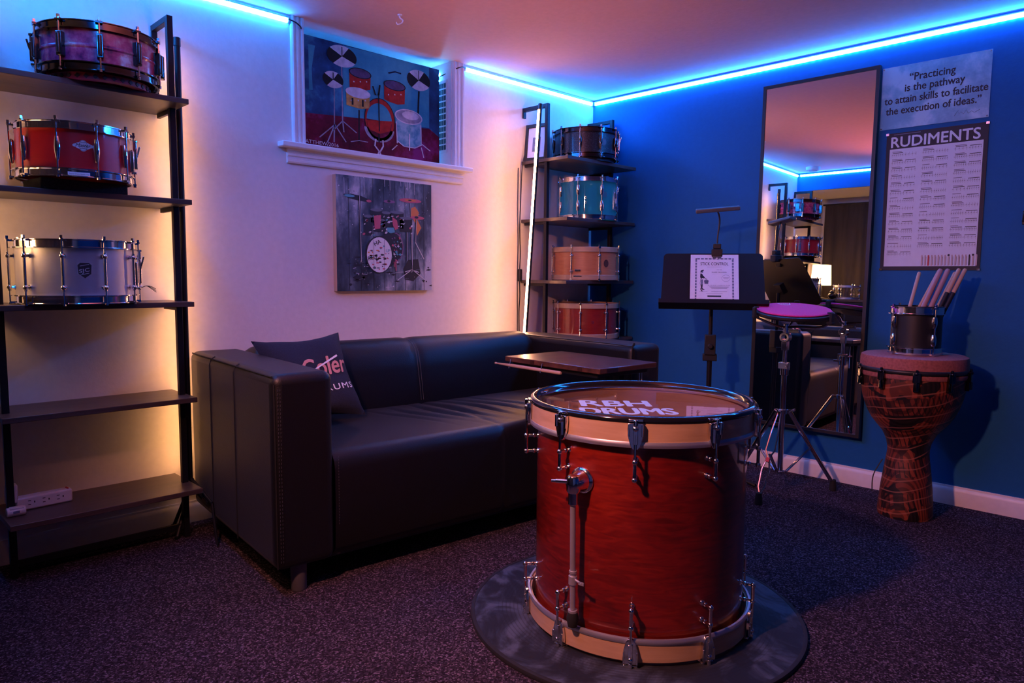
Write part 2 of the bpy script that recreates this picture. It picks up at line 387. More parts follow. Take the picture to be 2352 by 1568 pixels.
# ---------------------------------------------------------------- the room
XL, XA, YF = -3.2, -3.86, -5.6               # header plane, alcove back, wall behind the camera
WX0, WX1, WZ = -1.994, -1.152, 1.552         # window opening
m = MB(); m.box(XA-.1, .15, YF-.1, .25, -.1, 0); struct('floor', m, 'carpet', smooth=0)
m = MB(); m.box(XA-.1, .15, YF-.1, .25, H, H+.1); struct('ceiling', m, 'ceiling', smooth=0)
m = MB(); m.box(XA-.1, WX0, 0, .25, 0, H); m.box(WX1, .15, 0, .25, 0, H); m.box(WX0, WX1, 0, .25, 0, WZ); m.box(WX0, WX1, .19, .25, WZ, H)
struct('wall_back', m, 'white_wall', smooth=0)
m = MB(); m.box(0, .15, YF-.1, 0, 0, H); struct('wall_right', m, 'blue_wall', smooth=0)
m = MB(); m.box(XA-.1, XA, YF-.1, 0, 0, H); struct('wall_left', m, 'beige', smooth=0)
m = MB(); m.box(XA, 0, YF-.1, YF, 0, H); struct('wall_front', m, 'blue_wall', smooth=0)
m = MB(); m.box(XL-.02, XL, YF, 0, 1.93, H, 0); m.box(XA, XL-.02, YF, 0, 1.932, H, 1)
struct('trim_1', m, ['blue_wall', 'beige'], smooth=0)

def baseboard(name, p0, p1, inward):
    p0, p1, n = Vector(p0), Vector(p1), Vector(inward)
    prof = [(0, 0), (.013, 0), (.013, .062), (.010, .072), (.006, .078), (.005, .086), (0, .086)]
    m = MB(); m.prism([p0+n*a+Vector((0, 0, b)) for a, b in prof], p1-p0); return struct(name, m, 'trim', smooth=20)
baseboard('baseboard_right', (0, 0, 0), (0, YF, 0), (-1, 0, 0))
baseboard('baseboard_back', (XL, 0, 0), (-.014, 0, 0), (0, -1, 0))

# window: white casing, sill and apron; the opening itself is covered by a painting
win = bpy.data.objects.new('window_1', None); COL.objects.link(win); win['kind'] = 'structure'; win.location = (0, 0, 0)
def casing(x0, x1):
    m = MB(); w_ = x1-x0
    prof = [(0, 0), (0, .014), (.1, .018), (.2, .018), (.25, .012), (.40, .012), (.45, .016), (.60, .016), (.66, .011), (.8, .011), (.86, .017), (1, .017), (1, 0)]
    m.prism([(x0+a*w_, -b, 1.565) for a, b in prof], (0, 0, H-1.565)); return m
casing(-2.050, WX0).build('window_casing', 'trim', win, smooth=20)
casing(WX1, -1.082).build('window_casing', 'trim', win, smooth=20)
m = MB(); m.box(-2.118, -1.048, -.052, 0, 1.540, 1.563); m.box(WX0, WX1, 0, .19, 1.5525, 1.563); m.build('window_sill', 'trim', win, bevel=.004)
m = MB(); prof = [(0, 0), (0, .012), (.1, .016), (.22, .016), (.28, .011), (.45, .011), (.5, .018), (.66, .018), (.72, .012), (.85, .012), (.9, .02), (1, .022), (1, 0)]
m.prism([(-2.078, -b, 1.478+a*.062) for a, b in prof], (.99, 0, 0)); m.build('window_apron', 'trim', win, smooth=20)
m = MB(); m.box(WX0, WX0+.004, .002, .19, WZ+.012, H); m.box(WX1-.004, WX1, .002, .19, WZ+.012, H); m.box(WX0+.004, WX1-.004, .184, .19, WZ+.012, H)
m.build('window_reveal', 'trim', win, smooth=0)

# louvred grille on the right-hand reveal
g = thing('vent_grille', 'white slotted grille on the right inner side of the window recess', 'vent', (WX1-.0045, .055, 1.84))
m = MB(); m.box(-.004, 0, -.022, .046, -.20, .17); m.build('grille_plate', 'white_plastic', g, bevel=.001)
m = MB()
for i in range(11):
    for j in range(3):
        z = -.185+i*.0315; y = -.016+j*.0205; m.box(-.0052, -.0042, y, y+.016, z, z+.024)
m.build('grille_slot', 'ink', g, smooth=0)

# blue strips
def strip(name, label, p0, p1, mat, depthdir, hw=.0085, grp='blue strip lights'):
    p0, p1 = Vector(p0), Vector(p1); n = Vector(depthdir); c = (p0+p1)/2; L = (p1-p0).length; ax = (p1-p0).normalized()
    o = thing(name, label, 'strip light', c, group=grp)
    up = Vector((0, 0, 1)) if abs(n.z) < .5 and abs(ax.z) < .5 else ax.cross(n)
    K = ((.002, -hw), (.009, -hw*.9), (.012, -hw*.3), (.012, hw*.55), (.010, hw), (.002, hw))
    m = MB(); V = [-ax*L/2+n*a+up*b for a, b in K]; V += [v+ax*L for v in V]; N = len(K)
    shield = abs(n.z) < .5 and abs(ax.z) < .5                   # wall strips throw their light out and down: the top is a plastic lip
    m.add(V, [(i, (i+1) % N, N+(i+1) % N, N+i) for i in range(N) if not (shield and i in (3, 4, 5))], 0)
    if shield: m.add(V, [(i, i+1, N+i+1, N+i) for i in (3, 4)], 1)
    m.build('light_tube', [mat, 'white_plastic'], o, smooth=0)
    m = MB(); m.prism([-ax*(L/2+.006)+n*a+up*b for a, b in ((0, -hw*.8), (.002, -hw*.8), (.002, hw*.8), (0, hw*.8))], ax*(L+.012))
    for e in (-1, 1): m.prism([ax*e*(L/2)+n*a+up*b for a, b in ((0, -hw), (.011, -hw), (.011, hw), (0, hw))], ax*e*.007)
    m.build('end_cap', 'white_plastic', o, smooth=0)
    return o
zs = H-.021
strip('strip_light', 'blue strip light on white wall running left from the window to above the drum shelf', (XL+.01, 0, zs), (-2.062, 0, zs), 'blueled', (0, -1, 0), .0115)
strip('strip_light', 'short blue strip light on white wall between the window and the room corner', (-1.066, 0, zs), (-.022, 0, zs), 'blueled', (0, -1, 0), .0115)
strip('strip_light', 'long blue strip light along the top of the blue wall above the mirror', (0, -.022, zs), (0, -2.75, zs), 'blueledy', (-1, 0, 0), .0115)
strip('strip_light', 'blue strip light high on the header opposite, seen only in the mirror', (XL, -.03, zs), (XL, -1.75, zs), 'blueledy', (1, 0, 0), .0115)
strip('strip_light', 'blue strip light hidden along the top of the window recess behind the painting', (WX0+.03, .183, 2.025), (WX1-.06, .183, 2.025), 'blueledr', (0, -1, 0), .006)
o = thing('strip_light', 'warm strip light on the white wall low behind the sofa back', 'strip light', (-1.70, -.001, .585))
m = MB(); m.box(-.78, .78, -.006, 0, -.006, .006); m.build('tape', 'white_plastic', o, smooth=0)
m = MB(); m.add([(-.77, -.0015, .0066), (.77, -.0015, .0066), (.77, -.0055, .0066), (-.77, -.0055, .0066), (-.77, -.0066, .005), (.77, -.0066, .005), (.77, -.0066, -.005), (-.77, -.0066, -.005)], [(0, 1, 2, 3), (4, 5, 6, 7)]); m.build('light_tube', 'bar3', o, smooth=0)
o = thing('strip_light', 'blue dotted strip light upright beside the right edge of the painting', 'strip light', (WX1-.0045, .100, 1.845), group='blue strip lights')
m = MB(); m.box(-.0015, 0, -.0045, .0045, -.20, .20); m.build('tape', 'white_plastic', o, smooth=0)
for i in range(13):
    m = MB(); m.box(-.0040, -.0016, -.0028, .0028, -.195+i*.0323, -.186+i*.0323); m.build('diode', 'leddot', o, smooth=0)

def wire(name, label, pts, r, mat='black', parent=None, cat='cable'):
    m = MB(); m.tube(smoothpts(pts), r, 8); o = m.build(name, mat, parent)
    if parent is None: tag(o, label, cat)
    return o
def smoothpts(pts, k=6):
    P = [Vector(p) for p in pts]; out = []
    for i in range(len(P)-1):
        a, b, c, d = P[max(i-1, 0)], P[i], P[i+1], P[min(i+2, len(P)-1)]
        for j in range(k):
            t = j/k; out.append(.5*((2*b)+(c-a)*t+(2*a-5*b+4*c-d)*t*t+(3*b-a-3*c+d)*t**3))
    return out+[P[-1]]
wire('strip_cable', 'short black cable from the window recess over the right casing to the strip light', [(-1.160, .085, 2.035), (-1.150, .03, 2.045), (-1.135, -.022, 2.060), (-1.10, -.024, 2.073), (-1.068, -.012, 2.076)], .003)
wire('strip_cable', 'tiny black cable looping over the left window casing below the ceiling', [(-2.062, -.012, 2.076), (-2.035, -.024, 2.066), (-2.01, -.022, 2.052), (-1.985, .03, 2.055), (-1.965, .10, 2.075)], .003)

# ceiling hook and mirrored smoke detector
hk = MB(); hk.tube(smoothpts([(0, 0, 0), (0, 0, -.012), (.010, -.006, -.022), (.006, -.004, -.034), (-.008, .005, -.040), (-.013, .008, -.032)]), .0028, 8); hk.lathe([(.0001, 0), (.010, 0), (.010, -.003), (.004, -.005), (.0001, -.005)], 16)
o = hk.build('ceiling_hook', 'white_plastic'); o.location = (-1.73, -.35, H); tag(o, 'small white S-shaped hook screwed into the ceiling in front of the painting', 'hook')
sd = thing('smoke_detector', 'round white smoke detector on the ceiling, seen at the top of the mirror reflection', 'smoke detector', (-2.95, -.24, H))
m = MB(); m.lathe([(.0001, -.032), (.045, -.032), (.056, -.026), (.060, -.012), (.062, 0), (.0001, 0)], 40); m.build('detector_body', 'white_plastic', sd)
m = MB(); m.lathe([(.030, -.0335), (.034, -.0335), (.034, -.031), (.030, -.031)], 32, closed=True); m.build('vent_ring', 'greyink', sd)

# wall hook at right edge
o = thing('wall_hook', 'small black hook on the blue wall at the right edge, right of the posters', 'hook', (0, -2.285, 1.255))
m = MB(); m.box(-.004, 0, -.010, .010, -.028, .028); m.build('hook_plate', 'black_metal', o, bevel=.002)
m = MB(); m.tube(smoothpts([(-.004, 0, .016), (-.022, .0, .018), (-.030, .0, .004), (-.026, 0, -.012), (-.036, 0, -.016)]), .005, 8); m.build('hook_arm', 'black_metal', o)

# ---------------------------------------------------------------- ladder shelves
def shelf_unit(label, x0, x1, zs_, front, postx, posty, ztop, pw=.021):
    o = thing('ladder_shelf', label, 'shelf', ((x0+x1)/2, -.17, 0), group='dark ladder shelves'); ox, oy = (x0+x1)/2, -.17
    for i, z in enumerate(zs_):
        f = front[i] if isinstance(front, (list, tuple)) else front
        m = MB(); m.box(x0-ox, x1-ox, -f-oy, -.004-oy, z-.018, z); m.build('shelf_board', 'shelfwood', o, bevel=.0015)
    for px in postx:
        h = pw/2; m = MB(); m.box(px-h-ox, px+h-ox, posty-h-oy, posty+h-oy, 0, ztop)
        m.box(px-h-ox, px+h-ox, posty+h-oy, -.001-oy, ztop-pw, ztop)
        m.box(px-h-ox, px+h-ox, -.012-oy, -.001-oy, ztop-pw-.035, ztop-pw)
        for z in zs_: m.box(px-h*.6-ox, px+h*.6-ox, posty+h-oy, -.02-oy, z-.034, z-.0185)
        m.build('post', 'black_metal', o, bevel=.0015)
    m = MB(); m.box(postx[0]-ox, postx[1]-ox, posty-.006-oy, posty+.006-oy, .035, .055); m.build('stretcher', 'black_metal', o)
    return o
ZL = (1.612, 1.262, .898, .548, .212)
shelf_unit('dark ladder shelf left of the sofa holding three snare drums', -3.175, -2.583, ZL, (.27, .27, .26, .26, .285), (-3.150, -2.602), -.157, 1.918)
ZR = (1.648, 1.322, .978, .640, .30)
shelf_unit('dark ladder shelf in the room corner behind the sofa with four drums', -.640, -.022, ZR, .352, (-.624, -.046), -.185, 1.945)

def light_bar(label, top, foot, facing, feet, lm_='bar'):
    top, foot = Vector(top), Vector(foot); o = thing('light_bar', label, 'floor lamp', foot, group='upright light bars')
    ax = (top-foot).normalized(); L = (top-foot).length; n = Vector(facing); n = (n-ax*n.dot(ax)).normalized(); up = ax.cross(n)
    m = MB(); m.tube([ax*.16, ax*(L-.03)], .011, 20); m.build('pole', 'black_metal', o)
    m = MB(); m.tube([ax*(L-.032), ax*L], .0125, 20); m.build('top_cap', 'black', o, bevel=.002)
    a0, a1 = ax*.20, ax*(L-.035)
    m = MB(); q0, q1 = n*.0150+up*.0052, n*.0150-up*.0052
    m.add([a0+q0, a0+q1, a1+q1, a1+q0], [(0, 1, 2, 3)], 0); e0, e1 = n*.0095+up*.0058, n*.0095-up*.0058
    m.add([a0+e0, a0+q0, a1+q0, a1+e0, a0+e1, a0+q1, a1+q1, a1+e1], [(0, 1, 2, 3), (4, 5, 6, 7), (0, 1, 5, 4), (3, 2, 6, 7)], 1)
    m.build('light_strip', [lm_, lm_ if lm_ == 'bar' else 'black'], o, smooth=0)
    m = MB()
    for dx, dy in feet:
        m.tube([ax*.20, ax*.165+Vector((dx*.1, dy*.1, 0)), Vector((dx*.9, dy*.9, .012)), Vector((dx, dy, .008))], .007, 8)
    m.tube([ax*.15, ax*.21], .014, 16)
    if lm_ == 'bar2':
        for a_, b_ in (((.004, .045, .225), (.004, -.20, .158)), ((.004, .020, .205), (.004, -.165, .150)), ((.004, .045, .225), (.004, .047, .02)), ((.004, -.20, .158), (.004, -.235, .012))): m.tube([a_, b_], .0055, 8)
    m.build('foot', 'black_metal', o)
    return o
light_bar('black pole lamp at the left shelf, its light turned to the wall', (-2.560, -.115, 1.862), (-2.568, -.115, 0), (-.05, 1, 0), ((.12, -.16), (-.08, -.06), (-.04, .09)), 'bar2')
light_bar('glowing white pole lamp leaning beside the corner shelf behind the sofa', (-.676, -.180, 1.935), (-.802, -.150, 0), (-1, -.15, 0), ((-.08, -.03), (.06, .10), (-.07, .10)))
# cable with inline switch beside it
o = thing('lamp_cable', 'thin black cable with inline switch hanging down the white wall beside the corner shelf', 'cable', (-.652, -.008, .68))
m = MB(); m.tube(smoothpts([(.010, -.030, 1.02), (.002, -.012, .94), (.004, 0, .75), (-.002, 0, .6), (.004, 0, .45), (0, 0, .36)]), .0028, 8); m.tube(smoothpts([(0, 0, .29), (.003, 0, .2), (-.003, 0, .1), (.002, 0, -.1), (0, 0, -.5)]), .0028, 8)
m.tube(smoothpts([(-.016, 0, .93), (-.019, 0, .7), (-.014, 0, .5), (-.018, 0, .3), (-.015, 0, .05), (-.015, 0, -.45)]), .0022, 8); m.build('cord', 'black', o)
m = MB(); m.box(-.011, .011, -.012, .007, .29, .36); m.build('inline_switch', 'black', o, bevel=.004)
# ---------------------------------------------------------------- drums
def curved(R, a, zc, base=.0006):
    def f(u, v, w_):
        t = a+u/R; r = R+base+w_; return Vector((r*math.cos(t), r*math.sin(t), zc+v))
    return f
def flange(m, R, z0, z1, up=True):
    s = [(R+.001, z0), (R+.013, z0), (R+.013, z0+.003), (R+.0045, z0+.005), (R+.0045, z1-.004), (R+.008, z1-.0025), (R+.008, z1), (R+.001, z1)]
    if not up: s = [(r, z0+z1-z) for r, z in s]
    m.lathe(s, 72, closed=True)
def woodhoop(m, R, z0, z1):
    b = .0025; r0, r1 = R+.001, R+.0105
    m.lathe([(r0, z0), (r1-b, z0), (r1, z0+b), (r1, z1-b), (r1-b, z1), (r0, z1)], 72, closed=True)
def lugmesh(style, R, H, zc):
    m = MB()
    if style == 'bullet':
        L = H*.46
        pr = [(.0001, zc-L/2), (.0045, zc-L*.47), (.0075, zc-L*.3), (.0095, zc-L*.08), (.0098, zc+L*.05), (.0085, zc+L*.25), (.006, zc+L*.45), (.0001, zc+L/2)]
        m.lathe(pr, 16, (R+.007, 0, 0)); m.box(R-.001, R+.006, -.006, .006, zc-L*.35, zc+L*.35)
    elif style == 'box':
        L = H*.48; m.box(R-.001, R+.018, -.0095, .0095, zc-L/2, zc+L/2); m.cyl((R+.018, 0, zc-L*.42), (R+.018, 0, zc+L*.42), .006, n=12)
    elif style == 'tube':
        z0, z1 = zc-H*.30, zc+H*.30; x = R+.016
        m.cyl((x, 0, z0), (x, 0, z1), .0048, n=12)
        for z in (z0+.012, z1-.012):
            m.cyl((R-.001, 0, z), (x, 0, z), .0045, n=10); m.ball((x, 0, z), .0085, 12); m.lathe([(.0001, 0), (.008, 0), (.008, .003), (.0001, .003)], 14, (R, 0, z), mat=Matrix.Rotation(PI/2, 4, 'Y'))
    elif style == 'split':
        L = H*.27
        for sgn in (-1, 1):
            c = zc+sgn*H*.19
            pr = [(.0001, c-L/2), (.0075, c-L*.46), (.0115, c-L*.2), (.012, c+L*.1), (.0095, c+L*.4), (.0001, c+L/2)]
            if sgn < 0: pr = [(r, 2*c-z) for r, z in pr][::-1]
            m.lathe(pr, 16, (R+.008, 0, 0)); m.box(R-.001, R+.008, -.007, .007, c-L*.35, c+L*.35)
    return m
def drum(name, label, loc, R, Hh, shell, hoopm, lugm, style, n, phase, hoop='flange', hh=.026, cat='drum', headm='headwhite', group=None, bead=False, open_top=False, rot=None, rodm=None, thick=.006):
    o = thing(name, label, cat, loc, group=group, rot=rot)
    z0, z1 = .008, Hh-.006
    pr = [(R-thick, z0), (R, z0), (R, z1), (R-thick, z1)]
    if bead: c = Hh/2; pr = [(R-thick, z0), (R, z0), (R, c-.007), (R+.003, c-.002), (R+.003, c+.002), (R, c+.007), (R, z1), (R-thick, z1)]
    m = MB(); m.lathe(pr, 96, closed=True); m.build('shell', shell, o, smooth=30)
    for zz, up in ((0, True), (Hh-hh, False)):
        m = MB()
        if hoop == 'wood': woodhoop(m, R, zz, zz+hh)
        else:
            flange(m, R, zz, zz+hh, not up)
            for i in range(n):
                a = phase+2*PI*i/n; mm = Matrix.Rotation(a, 4, 'Z') @ Matrix.Translation((R+.010, 0, zz+hh/2)); m.boxm((.014, .020, .006), mm @ Matrix.Translation((0, 0, (hh/2-.004)*(-1 if not up else 1)*(-1))))
        m.build('hoop', hoopm, o, smooth=30)
    if not open_top:
        m = MB(); m.lathe([(.0001, Hh-.008), (R*.6, Hh-.008), (R-.012, Hh-.008), (R-.001, Hh-.010), (R+.001, Hh-.012)], 72); m.build('drum_head', headm, o)
    lm = lugmesh(style, R, Hh, Hh/2)
    lug = lm.build('lug', lugm, o, bevel=.0015 if style == 'box' else None); lug.rotation_euler = (0, 0, phase)
    rx = R+(.016 if style == 'tube' else .0135)
    zt = {'bullet': Hh*.5+Hh*.21, 'box': Hh*.73, 'tube': Hh*.78, 'split': Hh*.8}[style]
    m = MB(); m.cyl((rx, 0, -.002), (rx, 0, Hh+.004), .0026, n=8); m.box(rx-.0035, rx+.0035, -.0035, .0035, Hh+.001, Hh+.011); m.cyl((rx, 0, Hh-.002), (rx, 0, Hh+.002), .006, n=10)
    m.cyl((rx, 0, -.004), (rx, 0, .004), .005, n=8)
    if hoop == 'wood':
        for zz in (Hh-hh*.15, hh*.15): m.box(R+.008, rx+.004, -.006, .006, zz-.004, zz+.004)
    rod = m.build('tension_rod', rodm or lugm, o); rod.rotation_euler = (0, 0, phase)
    for i in range(1, n):
        copypart(lug, o, phase+2*PI*i/n); copypart(rod, o, phase+2*PI*i/n)
    return o
def strainer(o, R, Hh, a, mat='chrome', big=True):
    mm = Matrix.Rotation(a, 4, 'Z'); m = MB()
    def T(x, y, z): return mm @ Matrix.Translation((x, y, z))
    m.boxm((.012, .022, Hh*.42), T(R+.006, 0, Hh*.46)); m.boxm((.010, .014, Hh*.40), T(R+.018, 0, Hh*.52))
    m.boxm((.006, .009, Hh*.22), T(R+.026, 0, Hh*.66) @ Matrix.Rotation(.25, 4, 'Y')); m.boxm((.016, .03, .008), T(R+.012, 0, Hh*.24))
    p = mm @ Vector((R+.018, 0, Hh*.72)); p2 = mm @ Vector((R+.018, 0, Hh*.84)); m.cyl(p, p2, .004, n=10); m.cyl(p2, p2+Vector((0, 0, .008)), .007, n=10)
    return m.build('strainer', mat, o, bevel=.0015)

CAMA = lambda x, y: math.atan2(-2.9116-y, -3.5875-x)       # direction of the viewer side of a drum
# left shelf ---- top: collage snare on a low riser
LX, LY = -2.838, -.178
rs = MB(); rs.lathe([(.120, 0), (.150, 0), (.150, .020), (.120, .020)], 64, closed=True)
for i in range(36):
    a = 2*PI*i/36; rs.boxm((.004, .011, .011), Matrix.Rotation(a, 4, 'Z') @ Matrix.Translation((.1505, 0, .009)) @ Matrix.Rotation(PI/4, 4, 'X'), 1)
o = rs.build('drum_riser', [plain('dark_wine', (.22, .014, .04), .5), 'ink'], smooth=30); o.location = (LX, LY, ZL[0]); tag(o, 'low dark red studded ring under the collage snare drum on the top left shelf', 'riser')
d = drum('snare_drum', 'shallow snare drum in red picture-collage wrap with black hoops, top of the left shelf', (LX, LY, ZL[0]+.020), .172, .152, 'collage', 'black_chrome', 'black_gloss', 'box', 10, CAMA(LX, LY)+.02, hh=.026, group='snare drums', bead=True, rodm='chrome')
strainer(d, .172, .152, CAMA(LX, LY)-1.62, 'black_chrome'); 
m = MB(); mm = Matrix.Rotation(CAMA(LX, LY)+1.50, 4, 'Z'); m.boxm((.020, .036, .075), mm @ Matrix.Translation((.187, 0, .075))); m.build('butt_plate', 'black_chrome', d, bevel=.004)
# second: red snare on a foam block
RX, RY = -2.925, -.178
m = MB(); m.box(-.125, .135, -.075, .09, 0, .036); o = m.build('foam_block', 'foam', bevel=.004); o.location = (RX, RY, ZL[1]); o.rotation_euler = (0, 0, .10); tag(o, 'dark foam block under the red snare drum on the second left shelf', 'block')
ca = CAMA(RX, RY)
d = drum('snare_drum', 'glossy red snare drum with chrome hoops and a silver oval badge, second left shelf', (RX, RY, ZL[1]+.036), .163, .170, 'redsnare', 'chrome', 'chrome', 'bullet', 10, ca-.26, hh=.026, group='snare drums')
strainer(d, .163, .170, ca+1.45)
f = Flat(curved(.163, ca+.155, .098)); 
f.ell(0, 0, .0235, .0115, 0, 1); f.ell(0, 0, .0125, .0175, 0, 1); f.ell(-.021, 0, .008, .005, 0, 1); f.ell(.021, 0, .008, .005, 0, 1)
f.ring(0, 0, .011, .016, .0008, 1, 2); f.text('Master', 0, -.004, .015, 1, 2, 'c', .012, .35, fit=.042); f.rect(-.010, -.0095, .010, -.0082, 1, 2); f.rect(-.007, .0095, .007, .0108, 1, 2)
f.mb.build('badge', ['badge_silver', 'ink'], d, smooth=0)
f = Flat(curved(.163+.0135, ca+.06, .008)); f.rect(-.030, -.004, .030, .006, 0, 1); f.text('Snare Drum Head Line', 0, -.0015, .005, 1, 2, 'c', fit=.052); f.mb.build('hoop_sticker', ['whiteprint', 'ink'], d, smooth=0)
# third: brushed silver snare
SX, SY = -2.932, -.172
ca = CAMA(SX, SY)
d = drum('snare_drum', 'brushed silver snare drum with black shield badge, third left shelf', (SX, SY, ZL[2]+.002), .172, .205, 'alu', 'chrome', 'chrome', 'tube', 10, ca-.20, hh=.028, group='snare drums')
strainer(d, .172, .205, ca+1.36)
f = Flat(curved(.172, ca+.125, .108))
sh = [(-.020, .016), (-.012, .024), (.012, .024), (.020, .016), (.018, -.012), (0, -.026), (-.018, -.012)]
f.poly(sh, 0, 1); f.line(sh+[sh[0]], .0016, 1, 2); f.line([(-.013, .013), (.013, .019)], .0016, 1, 2); f.line([(-.012, -.015), (.012, -.009)], .0016, 1, 2)
f.text('SJC', 0, -.006, .016, 1, 2, 'c', .02, .1, rot=.22, fit=.030); f.mb.build('badge', ['ink', 'badge_silver'], d, smooth=0)
m = MB(); a = ca+1.40
for k in range(3):
    e = Vector((math.cos(a), math.sin(a), 0)); t = Vector((-e.y, e.x, 0)); m.tube(smoothpts([e*.185+Vector((0, 0, .045)), e*.205+t*(.004*k)+Vector((0, 0, .056)), e*.222+t*(.006*k)+Vector((0, 0, .054-.004*k)), e*.236+t*(.008*k)+Vector((0, 0, .046-.006*k))]), .0012, 6)
m.build('snare_cord', 'black', d)

# power strip with plugged chargers, bottom left shelf
o = thing('power_strip', 'white power strip lying at the left end of the bottom left shelf', 'power strip', (-3.050, -.115, ZL[4]), rz=.06)
m = MB(); m.boxm((.165, .040, .045), Matrix.Translation((0, 0, .0225))); m.build('strip_body', 'white_plastic', o, bevel=.006)
for x in (-.04, .002, .044):
    m = MB(); m.box(x-.010, x-.002, -.0206, -.0198, .030, .0325); m.box(x-.010, x-.002, -.0206, -.0198, .017, .0195); m.box(x+.007, x+.0105, -.0206, -.0198, .022, .028); m.build('socket', 'ink', o, smooth=0)
m = MB(); m.box(.068, .074, -.012, .012, .0448, .047); m.build('switch', 'red', o)
o = thing('charger', 'white upright plug-in charger left of the power strip on the bottom left shelf', 'charger', (-3.142, -.125, ZL[4]+.030))
m = MB(); m.box(-.016, .017, -.014, .020, .0, .062); m.build('charger_body', 'white_plastic', o, bevel=.004)
m = MB(); m.tube(smoothpts([(0, 0, .062), (.001, .004, .078), (0, .02, .10), (-.006, .04, .13)]), .0022, 8); m.build('charger_cord', 'white_plastic', o)
o = thing('charger', 'grey cylindrical adapter lying in front of the upright charger, bottom left shelf', 'charger', (-3.140, -.178, ZL[4]))
m = MB(); m.cyl((-.026, 0, .015), (.026, 0, .015), .015, n=24); m.box(-.018, .022, -.012, .012, .012, .0298); m.build('adapter_body', 'white_plastic', o, bevel=.002)
m = MB(); m.box(-.010, .008, -.0155, -.0145, .012, .020); m.build('adapter_label', 'greyink', o)

# right shelf ---- four drums
def rs_drum(*a, **k): return drum(*a, **k)
BX, BY = -.318, -.205; ca = CAMA(BX, BY)
d = drum('snare_drum', 'black snare drum with black hoops and grey round badge, top of the corner shelf', (BX, BY, ZR[0]+.016), .178, .165, 'blackspark', 'black_chrome', 'black_chrome', 'bullet', 10, ca-.16, hh=.026, group='snare drums', rodm='chrome', rot=None)
m = MB(); m.lathe([(.10, 0), (.165, 0), (.165, .016), (.10, .016)], 48, closed=True); q_ = m.build('drum_stand_ring', 'black'); q_.location = (BX, BY, ZR[0]); tag(q_, 'thin black ring under the black snare drum on top of the corner shelf', 'riser')
f = Flat(curved(.178, ca+.60, .085)); f.ell(0, 0, .019, .019, 0, 1); f.ring(0, 0, .016, .016, .001, 1, 2); f.mb.build('badge', ['leg_grey', 'ink'], d, smooth=0)
strainer(d, .178, .165, ca+1.35, 'chrome')
TX, TY = -.288, -.205; ca = CAMA(TX, TY)
d = drum('snare_drum', 'deep clear teal acrylic snare drum with chrome split lugs, second corner shelf', (TX, TY, ZR[1]+.002), .165, .238, 'acrylic', 'chrome', 'chrome', 'split', 8, ca-.32, hh=.026, group='snare drums', headm='clearhead')
strainer(d, .165, .238, ca+1.1)
f = Flat(curved(.165, ca-.08, .12)); 
for v in (.0, -.026): f.ring(0, v, .0055, .0055, .002, 0, 1)
f.mb.build('air_vent', ['chrome'], d, smooth=0)
f = Flat(curved(.165, ca+.62, .14)); f.rect(-.014, -.014, .014, .014, 0, 1); f.mb.build('badge', [plain('teal_badge', (.10, .25, .27), .3, .5)], d, smooth=0)
m = MB(); m.box(-.04, .04, -.04, .04, 0, .002)
WXX, WYY = -.300, -.205; ca = CAMA(WXX, WYY)
d = drum('snare_drum', 'light orange maple snare drum with pale wooden hoops, third corner shelf', (WXX, WYY, ZR[2]+.002), .190, .188, 'orangeshell', 'maple', 'chrome', 'tube', 8, ca-.40, hoop='wood', hh=.030, group='snare drums')
f = Flat(curved(.190, ca+.66, .095)); f.ell(0, 0, .017, .022, 0, 1); f.ring(0, 0, .014, .019, .001, 1, 2); f.mb.build('badge', [plain('dark_badge', (.12, .05, .03), .4), 'ink'], d, smooth=0)
m = MB(); mm = Matrix.Rotation(ca-.22, 4, 'Z'); m.boxm((.010, .034, .012), mm @ Matrix.Translation((.196, 0, .055))); m.build('butt_plate', 'chrome', d, bevel=.002); m = MB(); m.boxm((.004, .050, .008), mm @ Matrix.Translation((.2015, 0, .022))); m.build('hoop_plate', 'chrome', d, bevel=.002)
QX, QY = -.288, -.205; ca = CAMA(QX, QY)
d = drum('snare_drum', 'cherry red snare drum with pale wooden hoops, lowest corner shelf behind the sofa arm', (QX, QY, ZR[3]+.002), .182, .205, 'redshell2', 'maple', 'chrome', 'tube', 8, ca-.16, hoop='wood', hh=.030, group='snare drums')
f = Flat(curved(.182, ca+.22, .098)); f.ring(0, 0, .0055, .0055, .002, 0, 1); f.mb.build('air_vent', ['chrome'], d, smooth=0)

# photo frame on the corner shelf
o = thing('picture_frame', 'small dark picture frame standing at the left end of the corner top shelf', 'frame', (-.600, -.075, ZR[0]), rz=math.radians(-80))
tl = Matrix.Rotation(math.radians(-6), 4, 'X')
def fr(x0, x1, z0, z1, y0=-.010, y1=.010, mi=None): 
    mm = tl @ Matrix.Translation(((x0+x1)/2, (y0+y1)/2, (z0+z1)/2)); return ((x1-x0, y1-y0, z1-z0), mm)
m = MB()
for b in ((-.075, -.058, .0, .21), (.058, .075, .0, .21), (-.058, .058, .0, .02), (-.058, .058, .19, .21)): m.boxm(*fr(*b))
m.build('frame_border', 'black', o, bevel=.002)
m = MB(); m.boxm(*fr(-.058, .058, .02, .19, -.002, .004)); m.build('picture', 'paper', o)
m = MB(); m.boxm(*fr(-.026, .026, .055, .135, -.003, -.0015)); m.build('print', 'greyink', o)
